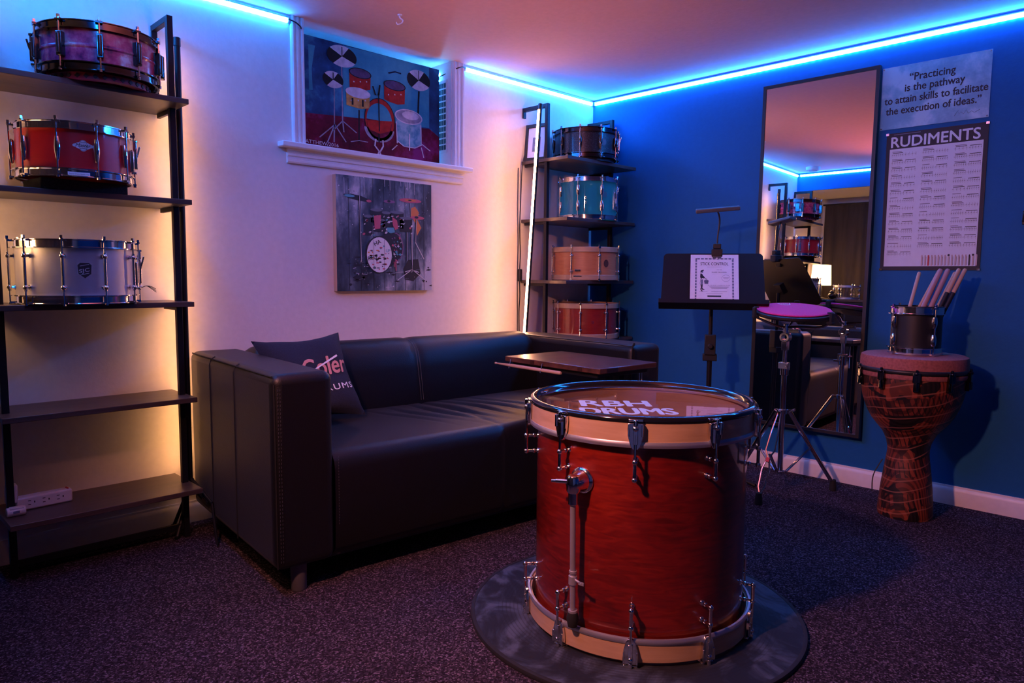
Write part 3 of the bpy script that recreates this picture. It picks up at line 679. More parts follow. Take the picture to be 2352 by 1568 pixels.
# ---------------------------------------------------------------- sofa
SA = math.radians(-5.5); SO = Vector((-2.615, -.92, 0))
sofa = thing('sofa', 'black leather two-seat sofa with square arms along the white wall', 'sofa', SO, SA)
SW, SD, SZ = 1.80, .87, .700
def arm(x0, x1, outer):
    m = MB(); n = 28
    def sec(y): return y
    m.box(x0, x1, 0, SD, .09, SZ); return m.build('arm', 'leather', sofa, bevel=.030, seg=5, smooth=50)
a1 = arm(0, .197, 0); a2 = arm(SW-.197, SW, 1)
m = MB()
for y in (SD*.30, SD*.60): 
    m.tube([(-.0008, SD-y, .10), (-.0008, SD-y, SZ-.03), (.006, SD-y, SZ-.008), (.02, SD-y, SZ-.0005)], .0022, 6)
m.tube([(.006, .02, SZ-.007), (.005, SD-.03, SZ-.007)], .0028, 8); m.tube([(.008, .008, .10), (.007, .007, SZ-.03)], .0028, 8)
m.build('arm_seam', 'seam', a1)
m = MB()
for k in range(46):
    z = .12+k*.0118; m.tube([(.016, .0005, z), (.016, .0005, z+.006)], .0009, 5); m.tube([(.023, -.0003, z), (.023, -.0003, z+.006)], .0009, 5)
m.build('arm_stitching', 'thread', a1)
m = MB(); m.tube(smoothpts([(SW-.195, .01, .12), (SW-.195, .006, SZ-.04), (SW-.190, .03, SZ-.006), (SW-.190, .40, SZ-.003), (SW-.190, .84, SZ-.003)]), .0026, 8); m.build('arm_seam', 'seam', a2)
# back
P = [(.615, .30), (.617, .44), (.628, .52), (.640, .59), (.655, .645), (.680, .690), (.715, .713), (.755, .719), (.80, .712), (.84, .690), (.865, .650), (SD, .60), (SD, .12), (.64, .12)]
X0, X1, nx = .190, SW-.190, 60
m = MB(); vs = []; fs = []
for i in range(nx+1):
    x = X0+(X1-X0)*i/nx; t = (x-(X0+X1)/2)
    dip = -.006*math.exp(-(t/.02)**2)
    edge = -.02*(max(0, abs(t)/((X1-X0)/2)-.93)/.07)**2
    for y, z in P: vs.append((x, y+(-.012*math.cos(t*4.3) if y < .66 and z > .4 else 0)-(dip*.8 if y < .7 else 0), z+(dip+edge if z > .6 else 0)))
k = len(P)
for i in range(nx):
    for j in range(k): fs.append((i*k+j, i*k+(j+1) % k, (i+1)*k+(j+1) % k, (i+1)*k+j))
fs += [tuple(range(k)), tuple(nx*k+j for j in range(k))]
m.add(vs, fs); bk = m.build('backrest', 'leather', sofa, smooth=60)
m = MB(); cx = (X0+X1)/2
for dx in (-.006, .006): m.tube(smoothpts([(cx+dx, .603, .45), (cx+dx, .616, .53), (cx+dx, .640, .64), (cx+dx, .668, .684), (cx+dx, .715, .708), (cx+dx, .79, .708)]), .0012, 6)
m.build('back_seam', 'thread', bk)
# seat with pulled creases on its right half
P = [(.035, .095), (.012, .12), (.006, .25), (.006, .375), (.012, .405), (.026, .424), (.048, .435)]+[(.048+.58*i/44, .435+.008*math.sin(PI*i/44)) for i in range(1, 45)]
X0, X1, nx = .199, SW-.199, 200
def crease(x, y):
    h = 0
    for i, (xc, am) in enumerate(((.62, .4), (.71, .6), (.80, .9), (.88, 1), (.97, 1), (1.06, 1), (1.16, .8))):
        xx = xc+.30*max(0, .60-y)**1.4+.02*math.sin(9*y+i)
        env = math.exp(-((y-.36)/.17)**2); h -= am*env*math.exp(-((x-xx)/.011)**2)*.014
        h += am*env*math.exp(-((x-xx-.028)/.020)**2)*.0065
    return h
vs = []; fs = []; k = len(P)
for i in range(nx+1):
    x = X0+(X1-X0)*i/nx; t = (x-(X0+X1)/2)
    for j, (y, z) in enumerate(P):
        dz = crease(x, y) if j > 6 else 0
        dip = -.004*math.exp(-(t/.012)**2)
        vs.append((x, y-(dip if j < 6 else 0), z+dz+(dip if j > 5 else 0)))
for i in range(nx):
    for j in range(k-1): fs.append((i*k+j, i*k+j+1, (i+1)*k+j+1, (i+1)*k+j))
m = MB(); m.add(vs, fs); se = m.build('seat', 'leather', sofa, smooth=60)
m = MB()
for k in range(24):
    z = .20+k*.0095; m.tube([(X0+.012, .0050, z), (X0+.012, .0050, z+.005)], .0009, 5)
m.build('seat_stitching', 'thread', se)
m = MB(); m.box(.03, SW-.03, .04, SD-.02, .085, .13); m.build('base_frame', 'black', sofa)
for x, y in ((.092, .055), (SW-.092, .055), (.092, SD-.06), (SW-.092, SD-.06)):
    m = MB(); m.lathe([(.0001, 0), (.022, 0), (.024, .004), (.026, .10), (.0001, .10)], 28, (x, y, 0)); m.build('leg', 'leg_grey', sofa)

# pillow
TL, TR, BL, BR = [Vector(p) for p in ((-2.412, -.338, .750), (-2.047, -.350, .766), (-2.372, -.535, .452), (-2.052, -.555, .455))]
nrm = ((TR-TL).cross(BL-TL)).normalized(); nrm = nrm if nrm.y < 0 else -nrm
def pil(u, v, s, extra=0):
    p = (TL*(1-u)+TR*u)*v+(BL*(1-u)+BR*u)*(1-v); a, b = 2*u-1, 2*v-1
    pin = .020*((1-a*a)*abs(b)**3); c = (TL+TR+BL+BR)/4
    p = p+(c-p).normalized()*(.030*((1-a*a)*abs(b)**4+(1-b*b)*abs(a)**4))
    t = .058*((1-a**4)*(1-b**4))**.6
    wr = .004*math.sin(9*u+4*v)*math.sin(7*v)*(1-a**4)*(1-b**4)
    return p+nrm*(s*t+wr+extra)
pc = (TL+TR+BL+BR)/4
po = thing('pillow', 'navy throw pillow with peach script lettering leaning in the left corner of the sofa', 'pillow', pc)
m = MB(); n = 28; vs = []; fs = []
for s in (1, -1):
    for i in range(n+1):
        for j in range(n+1): vs.append(pil(i/n, j/n, s)-pc)
o_ = (n+1)**2
for i in range(n):
    for j in range(n):
        a = i*(n+1)+j; fs.append((a, a+1, a+n+2, a+n+1)); fs.append((o_+a, o_+a+n+1, o_+a+n+2, o_+a+1))
m.add(vs, fs); cv = m.build('cover', 'fabric_navy', po, smooth=80)
f = Flat(lambda u, v, w_: pil(u, v, 1, .0022+w_)-pc, .0006)
f.text('tColer', .905, .47, .30, 0, 1, 'r', .022, .30, fit=.66, rot=.08); f.text('DRUMS', .885, .27, .095, 1, 1, 'r', .01, fit=.47, spacing=1.15, rot=.04)
f.line([(.36, .47), (.80, .66)], [.010, .022], 1, 2); f.mb.build('lettering', ['pinkprint', 'whiteprint'], po, smooth=0)

# ---------------------------------------------------------------- side table and stick
tb = thing('side_table', 'small C-shaped side table with dark wooden top pulled over the sofa seat', 'table', (-1.296, -.997, 0), -.06)
TW, TD, TZ = .345, .545, .656
m = MB(); m.box(-TW/2, TW/2, -TD/2, TD/2, TZ-.022, TZ); m.build('table_top', 'tablewood', tb, bevel=.003)
m = MB(); m.box(-TW/2+.02, TW/2-.02, -TD/2+.03, TD/2-.03, TZ-.042, TZ-.0225); m.build('top_frame', 'black_metal', tb, bevel=.002)
for x in (-.065, .020):
    m = MB(); m.box(x-.012, x+.012, -TD/2+.035, -TD/2+.060, .02, TZ-.0425); m.build('upright', 'black_metal', tb, bevel=.002)
m = MB(); m.box(-TW/2+.02, TW/2-.02, -TD/2+.034, -TD/2+.061, 0, .02); m.box(-TW/2+.02, -TW/2+.046, -TD/2+.061, TD/2-.05, 0, .02); m.box(TW/2-.046, TW/2-.02, -TD/2+.061, TD/2-.05, 0, .02); m.build('base_frame', 'black_metal', tb, bevel=.002)
for y in (-.17, .10):
    m = MB(); m.box(-TW/2-.0035, -TW/2, y-.012, y+.012, TZ-.024, TZ-.002); m.build('edge_clip', 'plasticclear', tb)
m = MB(); m.box(-.134, -.070, -TD/2-.003, -TD/2, TZ-.020, TZ-.002); m.build('edge_clip', 'plasticclear', tb)
for y in (TD/2-.05, .03):
    m = MB(); m.tube([(-TW/2-.009, y, TZ-.008), (-TW/2-.020, y, TZ-.046), (-TW/2-.006, y, TZ-.048)], .002, 6); m.build('stick_hook', 'chrome', tb)
for x, y, h in ((.115, -TD/2+.03, .075), (.150, -TD/2+.07, .085)):
    m = MB(); m.tube([(x, y, TZ-.0425), (x+.001, y, TZ-.10), (x-.002, y, TZ-.18)], .0022, 6); m.tube([(x, y, TZ-.12), (x+.008, y-.004, TZ-.105), (x+.011, y-.004, TZ-.09)], .0020, 6); m.build('zip_tie', 'white_plastic', tb)
def stick(name, label, p_butt, p_tip, r=.0072, mat='stickwood', tipmat=None, group='drumsticks', wrap=None):
    p0, p1 = Vector(p_butt), Vector(p_tip); L = (p1-p0).length; o = thing(name, label, 'drumstick', p0, group=group)
    o.rotation_euler = (p1-p0).to_track_quat('Z', 'Y').to_euler()
    m = MB(); m.lathe([(.0001, 0), (r*.7, .0005), (r, .006), (r, L*.70), (r*.75, L*.82), (r*.45, L-.018), (r*.42, L-.014)], 16); m.build('stick_shaft', mat, o)
    m = MB(); m.lathe([(.0001, L-.016), (r*.45, L-.015), (r*.68, L-.008), (r*.55, L-.002), (.0001, L)], 14); m.build('stick_tip', tipmat or mat, o)
    if wrap:
        m = MB(); m.lathe([(r+.0005, wrap[0]*L), (r+.0007, wrap[0]*L), (r+.0007, wrap[1]*L), (r+.0005, wrap[1]*L)], 16, closed=True); m.build('wrapper', wrap[2], o)
    return o
tm = Matrix.Translation((-1.296, -.997, 0)) @ Matrix.Rotation(-.06, 4, 'Z')
stick('drumstick', 'single drumstick hung along the left edge of the side table', tm @ Vector((-TW/2-.011, -.080, TZ-.036)), tm @ Vector((-TW/2-.013, .325, TZ-.034)))

# ---------------------------------------------------------------- rug and bass drum
RG = Vector((-1.869, -1.704, 0))
m = MB(); m.lathe([(.0001, .0), (.478, .0), (.486, .005), (.484, .011), (.474, .013), (.0001, .013)], 128)
rug = m.build('round_rug', 'rug', smooth=40); rug.location = RG; tag(rug, 'round plush dark slate rug with ring pattern under the bass drum', 'rug')
m = MB(); m.lathe([(.476, .0135), (.480, .0145), (.4865, .0125), (.4885, .006), (.487, .0005), (.476, .0005)], 128, closed=True); m.build('rug_binding', 'rubber', rug)

bd = thing('bass_drum', 'big red flame-maple bass drum standing upright on the round rug', 'drum', (-1.876, -1.719, .0205))
RB, HB = .300, .628
m = MB(); m.lathe([(RB-.010, .02), (RB, .02), (RB, HB-.02), (RB-.010, HB-.02)], 160, closed=True); m.mi = 1
m.lathe([(RB-.0102, HB-.021), (RB-.0112, HB-.021), (RB-.0112, .021), (RB-.0102, .021)], 96, closed=True); m.build('shell', ['redshell', 'innerwood'], bd, smooth=30)
RHo = .321
for z0, z1, inl in ((0, .058, .050), (HB-.063, HB-.004, HB-.0585)):
    m = MB(); b = .004; m.lathe([(RHo-.010, z0), (RHo-b, z0), (RHo, z0+b), (RHo, z1-b), (RHo-b, z1), (RHo-.010, z1)], 160, closed=True); hp = m.build('hoop', 'maple', bd, smooth=40)
    m = MB(); c = .0575 if z0 == 0 else z0+.0
    m.lathe([(RHo-.004, c-.0075), (RHo+.0015, c-.0075), (RHo+.004, c-.002), (RHo+.004, c+.002), (RHo+.0015, c+.0075), (RHo-.004, c+.0075)], 160, closed=True); m.build('hoop_edge', 'inlay', hp, smooth=40)
m = MB(); m.lathe([(RHo-.024, HB-.006), (RHo-.020, HB+.004), (RHo-.012, HB+.008), (RHo-.002, HB+.006), (RHo+.003, HB-.001), (RHo+.001, HB-.008), (RHo-.014, HB-.010)], 160, closed=True); m.build('head_rim', 'black_gloss', bd, smooth=60)
m = MB(); m.lathe([(.0001, HB-.004), (.15, HB-.004), (RHo-.020, HB-.004)], 120); m.build('drum_head', 'clearhead', bd)
# lettering printed on the head, read from the viewer's side
dx_ = Vector((math.sin(.79), -math.cos(.79), 0)); dy_ = Vector((math.cos(.79), math.sin(.79), 0))
f = Flat(lambda u, v, w_: Vector((-.165, -.045, HB-.0036))+dx_*u+dy_*v+Vector((0, 0, w_)))
f.text('RBH', .00, .040, .125, 0, 1, 'c', .035, 0, fit=.19); f.text('DRUMS', .02, -.075, .125, 0, 1, 'c', .035, 0, fit=.25)
f.mb.build('head_lettering', [plain('pale_blue_print', (.45, .58, .68), .5)], bd, smooth=0)
# claws
def claw():
    m = MB(); x = RHo; zt = HB-.004
    pts = [(-.019, 0), (.019, 0), (.020, -.014), (.0175, -.038), (.012, -.058), (.006, -.066), (-.006, -.066), (-.012, -.058), (-.0175, -.038), (-.020, -.014)]
    m.prism([(x+.002, a, zt+b-.003) for a, b in pts], (.009, 0, 0)); m.box(x-.016, x+.008, -.018, .018, zt+.001, zt+.007); m.box(x+.009, x+.016, -.006, .006, zt-.056, zt-.010); m.box(x+.009, x+.014, -.019, -.014, zt-.036, zt-.004); m.box(x+.009, x+.014, .014, .019, zt-.036, zt-.004)
    m.ball((x+.013, 0, zt-.016), .0075, 12); m.cyl((x+.013, 0, zt-.008), (x+.013, 0, zt+.006), .0055, n=10)
    return m
def claw_rod():
    m = MB(); x = RHo+.013; zt = HB-.004; m.cyl((x, 0, zt-.122), (x, 0, zt-.03), .0034, n=10); return m
def blug():
    m = MB(); x = RHo+.013; zt = HB-.004
    for z in (zt-.100, zt-.145):
        m.cyl((RB-.001, 0, z), (x, 0, z), .0038, n=10); m.ball((x, 0, z), .0075, 12); m.ball((RB+.012, 0, z), .0062, 10); m.lathe([(.0001, 0), (.008, 0), (.007, .003), (.0001, .003)], 14, (RB, 0, z), mat=Matrix.Rotation(PI/2, 4, 'Y'))
    m.cyl((x, 0, zt-.148), (x, 0, zt-.097), .0046, n=12); return m
c0, r0, l0 = claw().build('claw', 'chrome', bd, bevel=.0012), claw_rod().build('tension_rod', 'chrome', bd), blug().build('lug', 'chrome', bd)
ph = math.radians(213); n = 10
c0.rotation_euler = r0.rotation_euler = l0.rotation_euler = (0, 0, ph)
for i in range(1, n):
    for p in (c0, r0, l0): copypart(p, bd, ph+2*PI*i/n)
for p in (c0, r0, l0):                                           # the lower set: the same pieces turned over
    for i in range(n):
        q_ = p.copy(); COL.objects.link(q_); q_.parent = bd; q_.location = (0, 0, HB-.006); q_.rotation_euler = (PI, 0, ph+2*PI*i/n)
# floor-tom style leg bracket
am = math.radians(186); mm = Matrix.Rotation(am, 4, 'Z') @ Matrix.Translation((RB, 0, .452))
RY = Matrix.Rotation(PI/2, 4, 'Y')
br = MB(); br.lathe([(.0001, 0), (.034, 0), (.035, .003), (.032, .006), (.028, .009), (.0265, .018), (.024, .030), (.021, .042), (.019, .050), (.0001, .052)], 32, mat=mm @ RY)
br.lathe([(.0001, -.026), (.015, -.025), (.019, -.018), (.019, .014), (.015, .021), (.0001, .022)], 24, mat=mm @ Matrix.Translation((.040, 0, 0))); br.cyl(mm @ Vector((.042, 0, .02)), mm @ Vector((.042, 0, -.055)), .0125, n=20)
br.cyl(mm @ Vector((.046, -.010, .004)), mm @ Vector((.056, -.045, .002)), .006, n=12); br.cyl(mm @ Vector((.053, -.034, .003)), mm @ Vector((.060, -.056, .001)), .0045, n=12)
bk2 = br.build('leg_bracket', 'chrome', bd, bevel=.002)
m = MB(); m.cyl(mm @ Vector((.042, 0, -.05)), mm @ Vector((.036, 0, -.335)), .0075, n=18)
m.lathe([(.0080, 0), (.0105, 0), (.0105, .006), (.0080, .006)], 18, mm @ Vector((.037, 0, -.238)), closed=True); m.lathe([(.008, 0), (.0115, 0), (.0115, .022), (.008, .022)], 18, mm @ Vector((.037, 0, -.268)), closed=True)
m.cyl(mm @ Vector((.038, .006, -.254)), mm @ Vector((.046, .034, -.256)), .003, n=10); m.boxm((.003, .016, .008), mm @ Matrix.Translation((.046, .032, -.256)))
m.lathe([(.0001, 0), (.0125, .0), (.0125, .006), (.0001, .006)], 18, mm @ Vector((.0355, 0, -.344))); m.build('folding_leg', 'alu', bd)
m = MB(); m.lathe([(.0001, -.042), (.012, -.040), (.0165, -.018), (.013, -.002), (.0001, 0)], 18, mm @ Vector((.0355, 0, -.343))); m.build('rubber_foot', 'rubber', bd)
# ---------------------------------------------------------------- music stand with book and clip lamp
ms = thing('music_stand', 'black music stand in front of the blue wall left of the mirror', 'music stand', (-.455, -1.128, 0), math.radians(-58))
TL_ = math.radians(-33); D = Matrix.Translation((0, 0, .985)) @ Matrix.Rotation(TL_, 4, 'X')
def rrect(w_, h, r, n=6, bottom=False):
    P = []
    for cx, cy, a in ((w_/2-r, h/2-r, 0), (-w_/2+r, h/2-r, PI/2)):
        for i in range(n+1): P.append((cx+r*math.cos(a+PI/2*i/n), cy+r*math.sin(a+PI/2*i/n)))
    return P+[(-w_/2-.006, -h/2), (w_/2+.006, -h/2)]
m = MB(); m.prism([D @ Vector((x, 0, z)) for x, z in rrect(.472, .318, .022)], D.to_3x3() @ Vector((0, .003, 0))); m.build('desk', 'black_metal', ms, smooth=0)
m = MB(); m.boxm((.50, .060, .004), D @ Matrix.Translation((0, -.030, -.161))); m.boxm((.50, .004, .022), D @ Matrix.Translation((0, -.059, -.152))); m.build('ledge', 'black_metal', ms)
m = MB(); m.cyl((0, .045, .02), (0, .045, .70), .0125, n=20); m.cyl((0, .045, .68), (0, .045, .93), .0095, n=20); m.boxm((.06, .03, .06), Matrix.Translation((0, .035, .955)) @ Matrix.Rotation(TL_, 4, 'X')); m.build('pole', 'black_metal', ms)
m = MB(); m.box(-.026, .026, .02, .07, .62, .72); m.box(-.034, .034, .028, .062, .590, .625); m.cyl((0, .02, .665), (0, -.004, .665), .012, n=16); m.build('height_clutch', 'black', ms, bevel=.003)
for a in (90, 210, 330):
    a = math.radians(a); m = MB(); m.tube([(0, .045, .13), (.13*math.cos(a), .045+.13*math.sin(a), .05), (.26*math.cos(a), .045+.26*math.sin(a), .011)], .010, 10); m.build('leg', 'black_metal', ms)
wm = Matrix.Translation((-.455, -1.128, 0)) @ Matrix.Rotation(math.radians(-58), 4, 'Z')

bo = thing('music_book', 'white drum method book with a drummer drawing on the music stand', 'book', wm @ D @ Vector((.008, -.006, -.003)))
bo.rotation_euler = (wm @ D).to_euler()
BW, BH = .226, .298
m = MB(); m.box(-BW/2, BW/2, -.002, .0055, -BH/2, BH/2); m.build('pages', 'paper', bo, smooth=0)
f = Flat(lambda u, v, w_: Vector((-BW/2+u*BW, -.0022-w_, -BH/2+v*BH)))
f.rect(0, 0, 1, 1, 0, 0)
for i in range(9): f.rect(.135+i*.082, .905, .195+i*.082, .93, 1); f.rect(.135+i*.082, .055, .195+i*.082, .08, 1)
for i in range(14):
    f.rect(.10, .115+i*.057, .135, .158+i*.057, 1); f.rect(.865, .115+i*.057, .90, .158+i*.057, 1)
for u in (.105, .875):
    for v in (.90, .06): f.rect(u, v, u+.022, v+.028, 2)
f.text('STICK CONTROL', .5, .79, .085, 2, 1, 'c', .01, fit=.58)
f.rect(.34, .755, .66, .759, 1); f.text('FOR THE', .60, .695, .022, 1, 1, 'c', fit=.10); f.text('SNARE DRUMMER', .60, .645, .028, 2, 1, 'c', .01, fit=.31)
f.ring(.74, .54, .085, .062, .004, 1); f.rect(.68, .55, .80, .555, 1); f.rect(.69, .53, .79, .535, 1)
# drummer figure: hat, head, coat, arm, drum, legs, boots
f.poly([(.21, .655), (.22, .69), (.27, .705), (.285, .69), (.265, .675), (.245, .665), (.22, .64)], 2); f.ell(.252, .66, .016, .019, 1); f.poly([(.21, .63), (.245, .625), (.28, .57), (.30, .545), (.285, .53), (.262, .545), (.225, .52), (.205, .56)], 2)
f.line([(.275, .58), (.32, .525), (.345, .52)], .010, 2); f.ell(.335, .485, .045, .020, 1); f.ring(.335, .485, .045, .020, .005, 2, 2); f.poly([(.29, .48), (.38, .48), (.37, .43), (.30, .43)], 1)
for i in range(5): f.line([(.295+i*.02, .475), (.300+i*.018, .43)], .003, 2, 2)
f.line([(.215, .52), (.205, .44), (.225, .38)], .006, 2); f.poly([(.222, .515), (.265, .515), (.262, .44), (.25, .40), (.225, .40)], 1); f.poly([(.225, .42), (.262, .42), (.255, .345), (.30, .325), (.30, .315), (.25, .318), (.225, .345)], 2); f.poly([(.215, .35), (.25, .30), (.27, .295), (.265, .285), (.235, .288), (.21, .335)], 2)
f.text('By GEORGE LAWRENCE STONE', .60, .395, .022, 1, 1, 'c', fit=.45)
for i in range(3): f.rect(.40+.02*i, .37-.014*i, .80-.02*i, .376-.014*i, 1)
f.rect(.19, .285, .36, .289, 1); f.rect(.44, .285, .76, .291, 1); f.rect(.33, .245, .67, .249, 1); f.rect(.36, .185, .64, .210, 2)
f.mb.build('cover_print', ['paper', 'greyink', 'ink'], bo, smooth=0)

cl = thing('clip_lamp', 'black gooseneck clip lamp fixed on top of the music stand', 'lamp', wm @ D @ Vector((.020, 0, .159)), math.radians(-58))
m = MB(); m.box(-.026, .026, -.022, .022, -.018, .022); m.box(-.019, .019, -.018, .018, .022, .048); m.box(-.022, .022, -.026, -.012, -.045, -.018); m.build('clip', 'black', cl, bevel=.004)
f = Flat(lambda u, v, w_: Vector((u, -.0265-w_, v))); f.ell(0, -.025, .004, .004, 0, 1); f.rect(-.012, -.037, .012, -.034, 0, 1); f.mb.build('clip_mark', ['whiteprint'], cl, smooth=0)
m = MB(); m.tube(smoothpts([(0, 0, .045), (.002, 0, .09), (.008, 0, .15), (.004, -.01, .185), (-.004, -.02, .203)]), .0042, 10); m.build('gooseneck', 'black', cl)
m = MB(); mm = Matrix.Translation((-.004, -.025, .212)) @ Matrix.Rotation(-.07, 4, 'Y') @ Matrix.Rotation(.20, 4, 'X'); m.boxm((.208, .042, .020), mm); m.build('lamp_bar', plain('lamp_grey', (.09, .095, .10), .35), cl, bevel=.005)

# ---------------------------------------------------------------- practice pad on chrome snare stand
SN = Vector((-.400, -1.478, 0))
ss = thing('snare_stand', 'chrome double-braced snare stand holding the practice pad before the mirror', 'stand', SN)
m = MB(); m.cyl((0, 0, .09), (0, 0, .585), .0125, n=20); m.cyl((0, 0, .57), (0, 0, .70), .0095, n=20); m.build('tube', 'chrome', ss)
m = MB(); m.lathe([(.0126, 0), (.019, 0), (.019, .05), (.0126, .05)], 20, (0, 0, .555), closed=True); m.cyl((.015, 0, .58), (.05, .012, .58), .004, n=10); m.boxm((.008, .03, .012), Matrix.Translation((.05, .012, .58))); m.boxm((.03, .045, .03), Matrix.Translation((-.004, 0, .60))); m.cyl((-.015, -.02, .60), (-.05, -.03, .602), .004, n=10); m.build('height_clamp', 'chrome', ss, bevel=.002)
m = MB(); m.lathe([(.012, -.017), (.023, -.017), (.023, .017), (.012, .017)], 24, (0, 0, .73), closed=True, mat=Matrix.Rotation(PI/2, 4, 'Y') @ Matrix.Rotation(0, 4, 'Z')); m.boxm((.028, .026, .05), Matrix.Translation((0, 0, .695))); m.boxm((.02, .06, .016), Matrix.Translation((.01, -.03, .76))); m.cyl((0, 0, .74), (0, 0, .792), .012, n=16); m.build('tilter', 'chrome', ss, bevel=.002)
for az in (138, 262, 20):
    a = math.radians(az); e = Vector((math.cos(a), math.sin(a), 0)); m = MB(); pcn = Vector((-.002, -.034, 0))
    zt = .856-.1405*.170*math.cos(a-math.radians(225.3)); top = pcn+e*.176
    m.tube(smoothpts([Vector((0, 0, .775)), pcn*.4+e*.05+Vector((0, 0, .782)), pcn+e*.125+Vector((0, 0, zt-.052)), top+Vector((0, 0, zt-.030))]), .0055, 10)
    ar = m.build('basket_arm', 'chrome', ss); m = MB(); R_ = Matrix.Rotation(a, 4, 'Z'); m.boxm((.026, .026, .012), Matrix.Translation(top+Vector((0, 0, zt-.030))) @ R_); m.boxm((.012, .026, .046), Matrix.Translation(pcn+e*.182+Vector((0, 0, zt-.010))) @ R_); m.boxm((.020, .024, .006), Matrix.Translation(pcn+e*.174+Vector((0, 0, zt+.014))) @ R_); m.build('rubber_grip', 'rubber', ar, bevel=.003)
m = MB(); m.lathe([(.0126, 0), (.020, 0), (.020, .022), (.0126, .022)], 20, (0, 0, .375), closed=True)
for a in (183, 325, 75): m.boxm((.03, .014, .016), Matrix.Rotation(math.radians(a), 4, 'Z') @ Matrix.Translation((.026, 0, .386)))
m.cyl((.02, -.01, .386), (.05, -.03, .390), .004, n=10); m.boxm((.018, .006, .012), Matrix.Translation((.052, -.031, .39))); m.build('leg_collar', 'chrome', ss, bevel=.0015)
m = MB(); m.lathe([(.0126, 0), (.020, 0), (.020, .014), (.0126, .014)], 20, (0, 0, .093), closed=True)
for a in (183, 325, 75): m.boxm((.022, .012, .010), Matrix.Rotation(math.radians(a), 4, 'Z') @ Matrix.Translation((.022, 0, .100)))
m.build('brace_collar', 'chrome', ss, bevel=.0015)
for i, (az, L) in enumerate(((183, .232), (325, .275), (78, .25))):
    a = math.radians(az); e = Vector((math.cos(a), math.sin(a), 0)); sd_ = Vector((-e.y, e.x, 0)); up = Vector((0, 0, 1)); m = MB()
    A = e*.034+up*.386; Bt = e*(L-.012)+up*.050
    if i == 0:                                                   # flat double wire legs
        for s in (-1, 1): m.tube([A+sd_*s*.006, A.lerp(Bt, .25)+sd_*s*.016, A.lerp(Bt, .48)+sd_*s*.020, A.lerp(Bt, .56)+sd_*s*.006, A.lerp(Bt, .62)+sd_*s*.008, A.lerp(Bt, .72)+sd_*s*.017, A.lerp(Bt, .93)+sd_*s*.014, Bt+sd_*s*.003], .0038, 8)
    else:
        for s in (-1, 1): m.tube([A+sd_*s*.005, Bt+sd_*s*.005], .0058, 8, flat=1.5)
    lg = m.build('leg', 'chrome', ss)
    m = MB(); 
    for s in (-1, 1): m.tube([e*.028+up*.100+sd_*s*.004, A.lerp(Bt, .52)+sd_*s*.004], .0036, 8)
    m.build('brace', 'chrome', lg)
    m = MB(); m.lathe([(.0001, 0), (.017, 0), (.0175, .012), (.013, .052), (.0001, .054)], 18, e*L); m.build('rubber_foot', 'rubber', lg)
    m = MB(); q_ = A.lerp(Bt, .60); m.boxm((.020, .016, .012), Matrix.Translation(q_) @ (Bt-A).to_track_quat('X', 'Z').to_matrix().to_4x4()); m.build('sticker', 'alu' if i else 'red', lg)

PD = Vector((-.402, -1.512, .856))
pd_rot = Matrix.Rotation(math.radians(45.3), 4, 'Z') @ Matrix.Rotation(math.radians(-8), 4, 'Y') @ Matrix.Rotation(math.radians(-1.5), 4, 'X')
pad = thing('practice_pad', 'round magenta practice pad resting tilted on the snare stand', 'practice pad', PD, rot=pd_rot.to_euler())
m = MB(); m.lathe([(.0001, -.004), (.150, -.004), (.158, -.001), (.160, .002), (.156, .006), (.150, .007), (.0001, .007)], 96); m.build('pad_surface', 'padtop', pad)
m = MB(); m.lathe([(.0001, -.022), (.165, -.022), (.170, -.016), (.170, -.006), (.164, -.003), (.0001, -.003)], 96); m.build('pad_base', 'black', pad)
f = Flat(lambda u, v, w_: Vector((v, -u, .0072+w_))); f.poly([(-.028, .135), (.032, .135), (.020, .095), (0, .080), (-.020, .095)], 0, 1); f.poly([(-.022, .131), (.026, .131), (.016, .098), (0, .086), (-.016, .098)], 1, 2); f.text('REAL', .002, .115, .013, 0, 3, 'c', .01, fit=.034); f.rect(-.012, .104, .014, .109, 0, 3)
f.mb.build('pad_logo', ['whiteprint', 'padtop'], pad, smooth=0)

# ---------------------------------------------------------------- djembe, small drum and sticks
DJ = Vector((-.300, -1.985, 0))
dj = thing('djembe', 'large carved red-brown djembe standing by the blue wall at right', 'drum', DJ)
prof = [(.088, 0), (.104, 0), (.1055, .012), (.103, .06), (.098, .12), (.090, .19), (.082, .245), (.079, .270), (.0795, .290), (.084, .315), (.092, .336), (.103, .358), (.124, .384), (.145, .410), (.162, .440), (.176, .474), (.187, .512), (.1935, .550), (.1965, .585), (.1965, .610), (.193, .632), (.178, .632), (.172, .60)]
m = MB(); m.lathe(prof, 96); m.build('body', 'djbody', dj, smooth=60)
m = MB(); m.lathe([(.0001, .688), (.186, .688), (.197, .683), (.200, .672), (.2005, .635), (.199, .634), (.190, .634)], 96); m.build('skin', 'djskin', dj, smooth=50)
m = MB(); m.lathe([(.189, .622), (.203, .622), (.205, .627), (.205, .634), (.201, .638), (.189, .638)], 96, closed=True); m.lathe([(.189, .600), (.200, .600), (.203, .608), (.203, .618), (.189, .618)], 96, closed=True, mi=1); m.build('tension_ring', ['black', 'djskin'], dj, smooth=50)
tmesh = MB(); tmesh.box(.200, .214, -.014, .014, .592, .632); tmesh.cyl((.210, 0, .585), (.210, 0, .644), .005, n=10); tmesh.ball((.212, 0, .628), .0075, 10); tmesh.box(.190, .209, -.010, .010, .555, .592); tmesh.cyl((.211, 0, .560), (.211, 0, .592), .006, n=10)
t0 = tmesh.build('tuning_lug', 'black_chrome', dj, bevel=.002); ph = math.atan2(-.93, -3.29)+.07; t0.rotation_euler = (0, 0, ph)
for i in range(1, 10): copypart(t0, dj, ph+2*PI*i/10)
